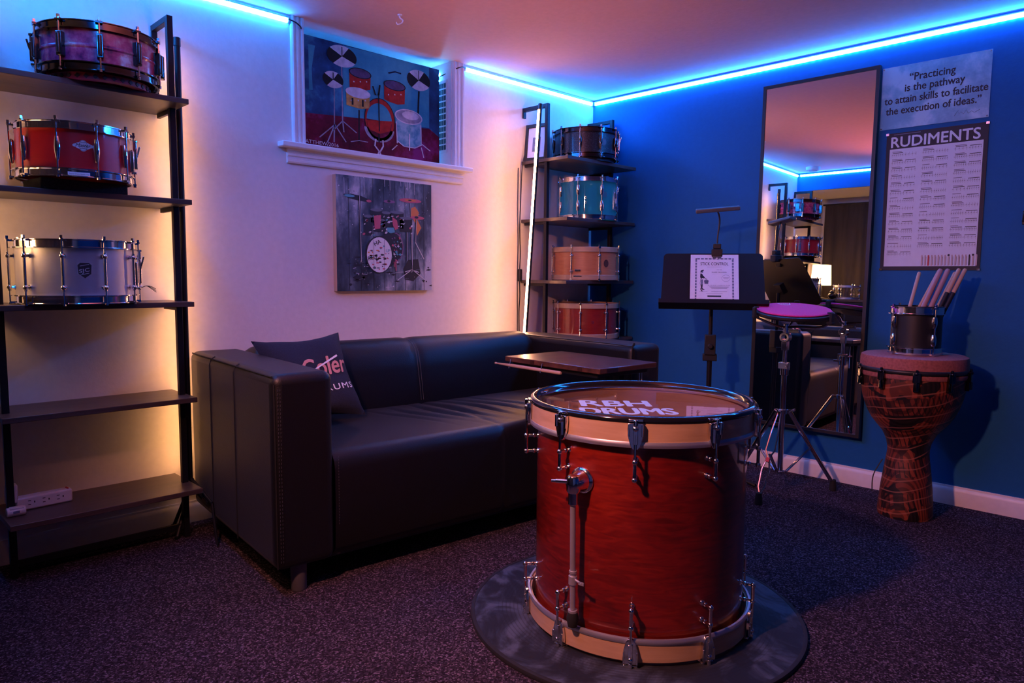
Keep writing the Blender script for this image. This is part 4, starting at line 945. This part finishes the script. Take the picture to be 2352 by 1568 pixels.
m = MB(); m.tube(smoothpts([(-.075, .075, .24), (-.10, .10, .17), (-.106, .10, .10)]), .0022, 6); m.build('strap_cord', 'black', dj)

S8 = Vector((-.290, -1.985, .690)); ca = math.atan2(-2.9116+1.985, -3.5875+.29)
d8 = drum('snare_drum', 'small black drum with chrome hoops on top of the djembe, holding drumsticks', S8, .094, .196, 'black', 'chrome', 'chrome', 'split', 4, ca+.66, hh=.030, open_top=True)
d8['category'] = 'drum'
m = MB(); m.lathe([(.0001, .006), (.090, .006)], 48); m.build('bottom_head', 'black', d8)
m = MB(); m.lathe([(.0885, .170), (.0975, .170), (.0975, .199), (.0885, .199)], 64, closed=True); m.build('rim_band', 'black', d8)
def up(name, label, tx, ty, tz, bx, by, **k):
    return stick(name, label, (tx, ty, tz) if k.pop('buttup', True) else (bx, by, .71), (bx, by, .705) if True else None, **k)
X8 = -.290
def st2(label, top, bot, r=.0075, **k): return stick('drumstick', label, top, bot, r, **k)
# butts point up to the right; ends hidden in the drum
GR = 'drumsticks in the small drum'
prm = plain('stick_mauve', (.42, .22, .20), .5)
st2('single drumstick standing apart at the left in the small drum', (-.190, -1.957, 1.030), (-.315, -1.930, .715), .0075, group=GR)
st2('thin drumstick behind the thick ones, second from left in the small drum', (-.170, -2.028, 1.040), (-.300, -1.925, .720), .0070, group=GR)
st2('thick dark-lettered drumstick with pale tip, left one of two in the small drum', (-.205, -2.042, 1.042), (-.345, -1.960, .715), .0100, mat=prm, group=GR, wrap=(.55, .75, 'greyink'))
st2('thick dark-lettered drumstick with pale tip, right one of two in the small drum', (-.200, -2.068, 1.042), (-.335, -1.985, .712), .0100, mat=prm, group=GR, wrap=(.55, .75, 'greyink'))
st2('slim tan drumstick between the lettered pair and the wrapped pair', (-.165, -2.085, 1.030), (-.320, -2.000, .715), .0070, group=GR)
st2('tan drumstick in black paper sleeve, left one of the wrapped pair', (-.175, -2.102, 1.044), (-.300, -2.005, .713), .0085, group=GR, wrap=(.30, .85, 'ink'))
st2('tan drumstick in black paper sleeve, right one of the wrapped pair', (-.165, -2.122, 1.044), (-.290, -2.020, .713), .0085, group=GR, wrap=(.30, .85, 'ink'))

# ---------------------------------------------------------------- mirror and posters on the blue wall
mi = thing('wall_mirror', 'tall narrow mirror with thin black frame hung on the blue wall', 'mirror', (-.026, -1.418, 1.108))
MIRT, MIRZ = 1.05, 0.55
mi.rotation_euler = (0, math.radians(MIRT), math.radians(MIRZ))
MW, MH, fwid = .560, 1.735, .016
m = MB(); m.box(-.010, -.006, -MW/2+fwid, MW/2-fwid, -MH/2+fwid, MH/2-fwid); m.build('glass', 'mirror', mi, smooth=0)
m = MB()
m.box(-.014, .010, -MW/2, -MW/2+fwid, -MH/2, MH/2); m.box(-.014, .010, MW/2-fwid, MW/2, -MH/2, MH/2); m.box(-.014, .010, -MW/2+fwid, MW/2-fwid, -MH/2, -MH/2+fwid); m.box(-.014, .010, -MW/2+fwid, MW/2-fwid, MH/2-fwid, MH/2); m.build('frame', 'black', mi)
m = MB(); m.box(-.006, .006, -MW/2+fwid, MW/2-fwid, -MH/2+fwid, MH/2-fwid); m.build('backing', 'black', mi)

def wallsheet(name, label, y0, z0, W_, H_, mat, rot=0, th=.0015, cat='poster'):
    o = thing(name, label, cat, (-.002, y0-W_/2, z0+H_/2)); o.rotation_euler = (rot, 0, 0)
    m = MB(); m.box(-th, 0, -W_/2, W_/2, -H_/2, H_/2); m.build('sheet', mat, o, smooth=0)
    f = Flat(lambda u, v, w_: Vector((-th-w_, W_/2-u, -H_/2+v)), .0003); return o, f
qm = mottled('cloudy_blue_poster', [(.35, (.11, .32, .46)), (.52, (.17, .42, .56)), (.68, (.30, .55, .66))], 7, .35, 5)
QW, QH = .428, .277
o, f = wallsheet('poster', 'pale blue poster with a black printed quotation, right of the mirror top', -1.704, 1.682, QW, QH, qm)
for i, (t, v, fit, u) in enumerate((('\u201cPracticing', .205, .180, .205), ('is the pathway', .160, .235, .215), ('to attain skills to facilitate', .112, .405, .217), ('the execution of ideas.\u201d', .065, .375, .210))): f.text(t, u, v, .046, 0, 1, 'c', .026, fit=fit)
f.line(smooth2([(.300, .022), (.315, .045), (.318, .026), (.325, .036), (.335, .026), (.345, .042), (.352, .026), (.365, .034), (.375, .026), (.395, .036)]) if False else [(.300, .022), (.315, .045), (.318, .026), (.325, .036), (.335, .026), (.345, .042), (.352, .026), (.365, .034), (.375, .026), (.395, .036)], .0014, 0, 1)
f.mb.build('print', ['ink'], o, smooth=0)
for y in (-QW/2+.006, QW/2-.006):
    for z in (-QH/2+.006, QH/2-.006):
        m = MB(); m.lathe([(.0001, .004), (.003, .003), (.004, 0)], 10, (-.0015, y, z), mat=Matrix.Rotation(-PI/2, 4, 'Y')); m.build('pin', 'chrome', o)

RW, RH_ = .400, .622
o, f = wallsheet('poster', 'white drum rudiments chart with black border below the quotation poster', -1.736, 1.040, RW, RH_, 'ink')
f.rect(.016, .018, RW-.016, RH_-.072, 0, 1); f.text('RUDIMENTS', RW/2-.004, RH_-.064, .066, 0, 1, 'c', .024, fit=.350); f.rect(.03, RH_-.009, .14, RH_-.006, 2, 1)
rn = random.Random(5)
for c in range(3):
    for r in range(14 if c == 0 else 13):
        u0 = .024+c*.126; v0 = RH_-.092-r*.0345; W_ = .105
        f.rect(u0+.004, v0+.006, u0+.004+rn.uniform(.028, .045), v0+.0085, 2, 2)
        for lv in (-.004, .0): f.rect(u0, v0-.006+lv, u0+W_, v0-.0054+lv, 3, 2)
        for grp_ in range(2):
            ga = u0+.006+grp_*.054; nn = rn.choice((4, 5, 6, 8)); bw = .042
            if rn.random() < .8: f.rect(ga, v0+.0005, ga+bw, v0+.0030, 1, 2)
            for k in range(nn):
                x = ga+bw*k/(nn-1); f.rect(x-.0004, v0-.007, x+.0004, v0+.002, 2, 2); f.ell(x-.001, v0-.0075, .0016, .0012, 1, 2, n=8); f.rect(x-.001, v0-.0150, x+.001, v0-.0125, 3, 2)
for k in range(17):
    u = .172+k*.0132; col = {2: 4, 14: 1}.get(k, 5); f.rect(u, .020, u+.0058, .064, col, 2); f.ell(u+.0029, .065, .0029, .0032, col, 2, n=12); f.rect(u+.0062, .022, u+.0074, .060, 1, 2)
    if k in (8, 15): f.ell(u+.0029, .066, .0046, .0046, 1, 3, n=12)
f.mb.build('print', ['chart_paper', 'ink', 'greyink', plain('light_ink', (.32, .33, .42), .7), 'red', plain('stick_print', (.52, .45, .45), .7)], o, smooth=0)
for y in (-RW/2+.004, RW/2-.004):
    for z in (-RH_/2+.004, RH_/2-.004):
        m = MB(); m.box(-.005, -.0015, y-.006, y+.006, z-.005, z+.005); m.build('clip', 'chrome', o)
# ---------------------------------------------------------------- painting in the window
PX0, PX1, PZ0, PZ1 = -1.986, -1.186, 1.5640, 2.058
pw_, ph_ = PX1-PX0, PZ1-PZ0
pt_ = thing('painting', 'painting of a drum kit on a dark red floor set into the window opening', 'painting', ((PX0+PX1)/2, .075, PZ0))
m = MB(); m.box(-pw_/2, pw_/2, -.012, .012, 0, ph_); m.build('canvas', 'fabric_navy', pt_, smooth=0)
pm = [mottled('paint_blue', [(.3, (.010, .035, .10)), (.55, (.02, .09, .22)), (.75, (.06, .30, .45))], 5, .5),
      mottled('paint_teal', [(.3, (.03, .24, .34)), (.7, (.07, .36, .45))], 6, .5),
      mottled('paint_wine', [(.3, (.06, .002, .010)), (.55, (.15, .004, .025)), (.75, (.28, .02, .14))], 6, .5),
      plain('paint_pale', (.62, .55, .58), .5, noise=.2), plain('paint_black', (.012, .012, .016), .5), plain('paint_red', (.42, .020, .014), .5, noise=.3),
      plain('paint_gold', (.55, .28, .07), .5, noise=.3), plain('paint_grey', (.30, .27, .33), .5, noise=.3), plain('paint_purple', (.10, .06, .13), .5, noise=.3),
      mottled('paint_steel', [(.3, (.10, .30, .38)), (.7, (.30, .50, .55))], 30, .5), plain('paint_darkblue', (.006, .018, .05), .5)]
for q_ in pm: q_.node_tree.nodes['Principled BSDF'].inputs['Roughness'].default_value = .8; q_.node_tree.nodes['Principled BSDF'].inputs['Specular IOR Level'].default_value = .25
f = Flat(lambda u, v, w_: Vector((-pw_/2+u*pw_, -.0122-w_, v*ph_)), .0003)
def Z(x, y):
    u = (x-322)/1098; yt = 240+285*u; yb = 1148+152*u; return (u, (yb-y)/(yb-yt))
def ZP(*pts): return [Z(*p) for p in pts]
f.rect(0, 0, 1, 1, 0, 0)
f.poly(ZP((640, 330), (1330, 500), (1330, 985), (860, 915), (640, 895)), 1, 1)
f.poly(ZP((400, 330), (445, 340), (420, 520), (425, 690), (400, 690)), 1, 1)
f.poly([(0, 0), (1, 0), Z(1420, 1060), Z(1330, 990), Z(1270, 985), Z(860, 915), Z(640, 895), Z(330, 868)], 2, 2)
def EL(x, y, rx, ry, mi, L, rot=0, **k):
    u, v = Z(x, y); sx = 1/1098; sy = 1/850; f.ell(u, v, rx*sx, ry*sy, mi, L, 0, **k)
def RI(x, y, rx, ry, wd, mi, L, **k): u, v = Z(x, y); f.ring(u, v, rx/1098, ry/850, wd/1000, mi, L, **k)
def LN(pts, wd, mi, L): f.line([Z(*p) for p in pts], wd/1000, mi, L)
# stands
for P, wd in (([(630, 500), (632, 930)], 8), ([(575, 660), (572, 960)], 7), ([(755, 840), (752, 1095)], 10), ([(1240, 690), (1232, 870)], 14)): LN(P, wd, 4 if wd > 9 else 7, 3)
for P in ([(575, 960), (465, 1065)], [(575, 960), (520, 1105)], [(575, 960), (655, 1100)], [(572, 960), (568, 1100)], [(632, 930), (735, 1025)], [(632, 930), (640, 1020)], [(632, 930), (560, 1010)], [(752, 1085), (690, 1095)], [(752, 1085), (820, 1098)]): LN(P, 8, 7, 4)
# cymbals
for x, y, rx, ry in ((633, 418, 108, 82), (567, 604, 74, 64), (1238, 605, 100, 86)):
    EL(x, y, rx, ry, 4, 5); EL(x, y, rx, ry, 3, 6, a0=.35*PI, a1=.80*PI, pie=True); EL(x, y, rx, ry, 3, 6, a0=1.30*PI, a1=1.85*PI, pie=True); LN([(x, y-ry*.9), (x, y)], 6, 4, 7)
# toms
def tom(cx, cy, w2, hh, tilt, body, top):
    f.poly(ZP((cx-w2, cy-tilt), (cx+w2, cy+tilt), (cx+w2*.96, cy+hh+tilt*.8), (cx+w2*.3, cy+hh+14+tilt*.3), (cx-w2*.4, cy+hh+6-tilt*.2), (cx-w2, cy+hh-tilt)), body, 8); EL(cx, cy, w2*1.02, 38, top, 9); RI(cx, cy, w2*1.02, 38, 7, 4 if top == 8 else 3, 10)
    for k in (-.6, 0, .6): EL(cx+w2*k, cy+hh*.55, 5, 6, 3, 10)
tom(765, 550, 80, 120, 12, 5, 8); tom(1035, 645, 85, 130, 22, 5, 8); tom(748, 705, 88, 110, 14, 6, 3)
LN([(705, 745), (705, 800)], 12, 4, 11); LN([(782, 760), (782, 815)], 12, 4, 11)
# bass drum
EL(915, 920, 122, 178, 4, 6); EL(915, 920, 116, 172, 5, 7); EL(910, 925, 100, 140, 1, 8); EL(910, 925, 100, 140, 2, 9, a0=PI, a1=2*PI); EL(910, 990, 118, 110, 7, 7, a0=PI, a1=2*PI)
f.poly(ZP((808, 920), (1012, 930), (990, 1010), (915, 1030), (830, 995)), 5, 10); LN([(905, 700), (908, 1010)], 8, 4, 11); LN([(860, 650), (880, 720), (905, 720), (915, 640)], 12, 4, 11)
LN([(880, 1070), (872, 1125), (905, 1170), (890, 1215)], 11, 3, 11); LN([(935, 1080), (938, 1130), (910, 1180), (928, 1220)], 11, 3, 11); LN([(905, 1030), (905, 1100)], 10, 4, 12)
# floor tom
f.poly(ZP((1040, 880), (1258, 925), (1262, 1120), (1200, 1145), (1110, 1130), (1052, 1085)), 9, 8); EL(1150, 895, 112, 58, 7, 9); EL(1165, 885, 70, 35, 3, 10); RI(1150, 895, 112, 58, 10, 3, 11); LN([(1052, 1085), (1110, 1130), (1200, 1145), (1262, 1120)], 9, 3, 11)
for P in ([(1045, 930), (1052, 1105)], [(1155, 1030), (1155, 1165)], [(1252, 960), (1256, 1110)], [(1256, 1110), (1335, 1170)], [(1256, 1140), (1278, 1225)], [(1052, 1120), (1008, 1160)]): LN(P, 8, 3, 12)
LN([(985, 545), (1040, 535), (1090, 550)], 14, 10, 5)
f.text('MATTHEW/2016', .018, .050, .045, 3, 5, 'l', .005, fit=.235)
f.mb.build('paint', pm, pt_, smooth=0)

# ---------------------------------------------------------------- small canvas print under the window
CX0, CX1, CZ0, CZ1 = -1.857, -1.312, .925, 1.452
cw, ch = CX1-CX0, CZ1-CZ0
cp = thing('canvas_print', 'square grey canvas print of a sticker-covered drum kit below the window', 'picture', ((CX0+CX1)/2, -.002, CZ0))
m = MB(); m.box(-cw/2, cw/2, -.028, 0, 0, ch); m.build('canvas', 'stickwood', cp, smooth=0)
cm = [mottled('grunge_slate', [(.30, (.012, .020, .032)), (.48, (.055, .085, .12)), (.62, (.20, .25, .30)), (.75, (.50, .52, .58))], 6, .6, 7, (1, 1, .45)), 'ink', plain('grunge_pale', (.62, .62, .66), .6), plain('grunge_teal', (.10, .38, .46), .6), plain('grunge_pink', (.55, .10, .16), .6), plain('grunge_orange', (.70, .22, .05), .6), plain('grunge_mid', (.13, .15, .20), .6), plain('grunge_violet', (.24, .10, .22), .6), plain('grunge_white', (.75, .76, .80), .6)]
f = Flat(lambda u, v, w_: Vector((-cw/2+u*cw, -.0282-w_, v*ch)), .0003)
def Z(x, y):
    u = (x-220)/1066; yt = 105+112*u; yb = 1405-15*u; return (min(max(u, 0), 1), min(max((yb-y)/(yb-yt), 0), .999))
def EL(x, y, rx, ry, mi, L, **k): u, v = Z(x, y); f.ell(u, v, rx/1066, ry/1240, mi, L, **k)
def RI(x, y, rx, ry, wd, mi, L, **k): u, v = Z(x, y); f.ring(u, v, rx/1066, ry/1240, wd/1100, mi, L, **k)
def LN(pts, wd, mi, L): f.line([Z(*p) for p in pts], wd/1100, mi, L)
f.rect(0, 0, 1, 1, 0, 0)
for x in (345, 470, 605, 725, 850, 965, 1085, 1190): LN([(x, 110), (x+3, 1400)], 5, 1, 1)
f.poly(ZP2 := [Z(*p) for p in ((300, 1400), (420, 1180), (620, 1080), (900, 1020), (1210, 1090), (1270, 1390))], 1, 1) if False else None
rn = random.Random(11)
for i in range(26): x = rn.uniform(300, 1250); y = rn.uniform(1000, 1340); L_ = rn.uniform(20, 110); f.poly([Z(x, y), Z(x+L_*.5, y-rn.uniform(4, 16)), Z(x+L_, y+rn.uniform(-6, 6)), Z(x+L_*.5, y+rn.uniform(4, 26))], 1, 2)
f.poly([Z(*p) for p in ((940, 1150), (1000, 1050), (1120, 1040), (1150, 1200), (1060, 1290), (960, 1270))], 1, 2); f.poly([Z(*p) for p in ((380, 1250), (450, 1200), (560, 1215), (520, 1270), (420, 1280))], 1, 2)
for i in range(150):
    x = rn.uniform(240, 1270); y = rn.choice((rn.uniform(130, 520), rn.uniform(1000, 1370), rn.uniform(480, 760))); r = rn.choice((2, 3, 3, 4, 6)); EL(x, y, r, r, rn.choice((2, 2, 8, 6)), 3, n=8)
for i in range(12): x = rn.uniform(250, 1250); LN([(x, rn.uniform(120, 170)), (x+2, rn.uniform(200, 330))], 4, 2, 2)
for i in range(30): x = rn.uniform(330, 1240); y = rn.uniform(1000, 1360); LN([(x, y), (x+rn.uniform(15, 60), y+rn.uniform(-12, 8))], 4, rn.choice((2, 6)), 3)
# cymbals and stands
f.poly([Z(*p) for p in ((290, 325), (380, 322), (470, 340), (610, 400), (560, 412), (440, 392), (340, 365))], 1, 4); EL(355, 342, 55, 14, 3, 5); EL(560, 398, 28, 14, 4, 5)
EL(1030, 390, 130, 25, 4, 5); EL(1030, 388, 70, 12, 5, 6); EL(1022, 386, 22, 7, 1, 7); EL(785, 402, 65, 18, 7, 5); EL(780, 398, 18, 14, 1, 6); EL(1110, 580, 85, 20, 4, 6); EL(1100, 575, 24, 14, 1, 7)
for P, wd in (([(455, 340), (470, 1060)], 14), ([(1025, 420), (1045, 1180)], 9), ([(1098, 560), (1085, 860)], 13), ([(985, 740), (985, 1060)], 12), ([(1045, 740), (1045, 1110)], 13)): LN(P, wd, 1, 4); LN([(a+4, b) for a, b in P], wd*.35, 2, 5)
for P in ([(1040, 1160), (870, 1280)], [(1050, 1160), (1210, 1280)], [(960, 1185), (1040, 1160), (1130, 1190)], [(1085, 850), (1190, 1040)], [(470, 1060), (470, 1075)]): LN(P, 8, 2, 6)
f.poly([Z(*p) for p in ((1040, 470), (1085, 455), (1130, 520), (1110, 600), (1160, 690), (1105, 780), (1090, 640), (1035, 560))], 5, 4)
# toms and snare as dark sticker-covered blocks
for (x0, y0, x1, y1) in ((500, 560, 600, 780), (575, 490, 700, 640), (600, 600, 740, 740), (790, 515, 950, 700), (700, 520, 800, 690), (900, 580, 1050, 740)):
    f.poly([Z(x0, y0), Z(x1, y0+14), Z(x1-6, y1), Z(x0+6, y1-6)], 1, 5); EL((x0+x1)/2, y0+6, (x1-x0)/2, 16, 6, 6)
for i in range(95):
    x = rn.uniform(500, 1050); y = rn.uniform(490, 775)
    if y < 520+.15*abs(x-700): continue
    k = rn.choice((2, 2, 8, 3, 4, 1, 7, 1)); a, b = rn.uniform(5, 20), rn.uniform(4, 16); f.poly([Z(x+a*math.cos(2*PI*j/5+.3*j*rn.random()), y+b*math.sin(2*PI*j/5)) for j in range(5)], k, 7)
f.poly([Z(*p) for p in ((610, 560), (690, 550), (680, 700), (620, 710))], 4, 8); f.poly([Z(*p) for p in ((815, 570), (870, 610), (885, 700), (840, 720), (820, 650))], 4, 8); f.poly([Z(*p) for p in ((755, 690), (840, 690), (845, 740), (800, 755), (760, 735))], 3, 8)
# bass drum
f.poly([Z(*p) for p in ((660, 790), (830, 745), (900, 800), (940, 900), (910, 1040), (800, 1120))], 1, 8); RI(845, 910, 92, 160, 9, 7, 9, a0=-PI/2, a1=PI/2)
EL(668, 992, 150, 208, 1, 9); EL(668, 995, 138, 196, 8, 10); LN([(605, 825), (605, 1165)], 4, 6, 12); LN([(722, 820), (722, 1180)], 4, 6, 12)
for i in range(60):
    an = rn.uniform(0, 2*PI); q_ = rn.random()**.5*.88; x, y = 668+138*q_*math.cos(an), 995+196*q_*math.sin(an)
    if y < 1000 and rn.random() < .55: continue
    a, b = rn.uniform(6, 22), rn.uniform(5, 16); f.poly([Z(x+a*math.cos(2*PI*j/6), y+b*math.sin(2*PI*j/6)*rn.uniform(.6, 1)) for j in range(6)], rn.choice((4, 4, 7, 3, 1, 5)), 11)
u, v = Z(655, 880); f.text('HA', u, v, .055, 1, 12, 'c', .01, rot=.45); u, v = Z(600, 1045); f.text('REEF', u, v, .05, 1, 12, 'c', .01, rot=.25); u, v = Z(765, 965); f.text('UP', u, v, .04, 3, 12, 'c', .01)
for i in range(34): x, y = rn.uniform(800, 935), rn.uniform(800, 1080); a = rn.uniform(5, 18); f.poly([Z(x-a, y), Z(x, y-a), Z(x+a, y+3), Z(x+3, y+a)], rn.choice((3, 3, 2, 7, 4)), 10)
LN([(850, 1070), (855, 1175)], 12, 4, 11); LN([(832, 1070), (838, 1130)], 9, 4, 11)
f.mb.build('print', cm, cp, smooth=0)

# ---------------------------------------------------------------- alcove behind the shelf (seen in the mirror)
# curtain
o = thing('curtain', 'dark brown curtain filling the alcove, seen in the mirror', 'curtain', (XA+.05, -.62, 0))
m = MB(); n = 320; vs = []; fs = []
for i in range(n+1):
    y = -2.05+2.63*i/n; x = .010*math.sin(2*PI*y/.16)+.003*math.sin(2*PI*y/.07+1)
    vs += [(x, y, .03), (x*.8, y, 1.0), (x*.6, y, 1.862)]
for i in range(n): fs += [(3*i, 3*i+3, 3*i+4, 3*i+1), (3*i+1, 3*i+4, 3*i+5, 3*i+2)]
m.add(vs, fs); m.build('cloth', 'curtain', o, smooth=80)
m = MB(); m.cyl((0, -2.05, 1.868), (0, .60, 1.868), .008, n=12); m.build('rod', 'black_metal', o)
# cabinet
cb = thing('cabinet', 'low dark cabinet in the alcove carrying the lamp, seen in the mirror', 'cabinet', (-3.53, -.46, 0))
CZ = .93
m = MB(); m.box(-.22, .20, -.40, .42, .05, CZ-.025); m.build('body', 'black', cb, bevel=.003)
m = MB(); m.box(-.23, .215, -.41, .43, CZ-.025, CZ); m.build('cabinet_top', 'shelfwood', cb, bevel=.003)
for y in (-.195, .205):
    m = MB(); m.box(.2005, .214, y-.19, y+.19, .08, CZ-.04); dd = m.build('door', 'black_metal', cb, bevel=.003); m = MB(); m.box(.2145, .226, y+(.15 if y < 0 else -.16), y+(.16 if y < 0 else -.15), .5, .62); m.build('handle', 'chrome', dd)
lp = thing('table_lamp', 'lit table lamp with pale drum shade in the alcove, seen in the mirror', 'lamp', (-3.42, -.19, CZ))
m = MB(); m.lathe([(.0001, 0), (.050, 0), (.052, .008), (.020, .016), (.012, .05), (.016, .085), (.008, .12), (.006, .16), (.0001, .16)], 28); m.build('base', 'black', lp)
m = MB(); m.lathe([(.090, .130), (.0915, .130), (.0815, .320), (.080, .320)], 48, closed=True); m.build('lamp_shade', 'shade', lp)
m = MB(); m.ball((0, 0, .215), .028, 14); m.build('bulb', 'bulb', lp)
cupm = MB(); cupm.lathe([(.0001, 0), (.026, 0), (.034, .085), (.032, .085), (.025, .004), (.0001, .004)], 28); o = cupm.build('cup', 'white_plastic'); o.location = (-3.335, -.16, CZ); tag(o, 'white cup on the alcove cabinet, seen in the mirror', 'cup')
d = drum('snare_drum', 'clear-shelled little drum beside the lamp on the alcove cabinet, seen in the mirror', (-3.45, -.42, CZ), .10, .13, 'plasticclear', 'alu', 'chrome', 'split', 6, .3, hh=.02)
m = MB(); m.ball((0, 0, .03), .05, 20, (1.1, .8, .6)); m.ball((.02, 0, .06), .02, 14, (1, 1, 1)); o = m.build('desk_ornament', 'black_gloss'); o.location = (-3.35, -.33, CZ); tag(o, 'dark rounded ornament before the clear drum on the alcove cabinet, seen in the mirror', 'ornament')

# alcove spotlights out of view to the left; the pole one is added for the ceiling
def spot(label, loc, aim_at, col, watt, ang, blend, pole):
    loc = Vector(loc); sl = thing('clamp_spotlight', label, 'lamp', loc)
    aim = (Vector(aim_at)-loc).normalized(); aq = aim.to_track_quat('-Z', 'Y')
    m = MB(); m.lathe([(.0001, .10), (.030, .098), (.036, .06), (.042, -.035), (.040, -.035), (.034, .055), (.0001, .058)], 32, mat=aq.to_matrix().to_4x4()); m.build('lamp_can', 'black_metal', sl)
    m = MB()
    if pole: m.cyl(-aim*.08, (0, 0, -loc.z+.02), .008, n=12); m.lathe([(.0001, 0), (.11, 0), (.11, .012), (.02, .022), (.0001, .022)], 32, (0, 0, -loc.z))
    else: m.cyl(-aim*.08, (0, 0, 1.93-loc.z), .006, n=12); m.box(-.025, .025, -.02, .02, 1.92-loc.z, 1.9315-loc.z)
    m.build('stand' if pole else 'clamp', 'black_metal', sl)
    ld = bpy.data.lights.new('spot_bulb', 'SPOT'); ld.energy = watt; ld.color = col; ld.spot_size = math.radians(ang); ld.spot_blend = blend; ld.shadow_soft_size = .055
    lo = bpy.data.objects.new('spot_bulb', ld); COL.objects.link(lo); lo.parent = sl; lo.rotation_euler = aq.to_euler(); lo.location = aim*.03
spot('small black spotlight clamped under the alcove soffit, aimed at the bass drum', (-3.52, -1.80, 1.78), (-1.70, -1.66, .34), SPOT, SPOT_W, 116, 1.0, False)
spot('small black added spotlight on a pole in the alcove, unseen, reddening the ceiling', (-3.42, -1.75, 1.42), (-2.50, -1.36, 2.07), CEILW, CEIL_W, 58, .9, True)
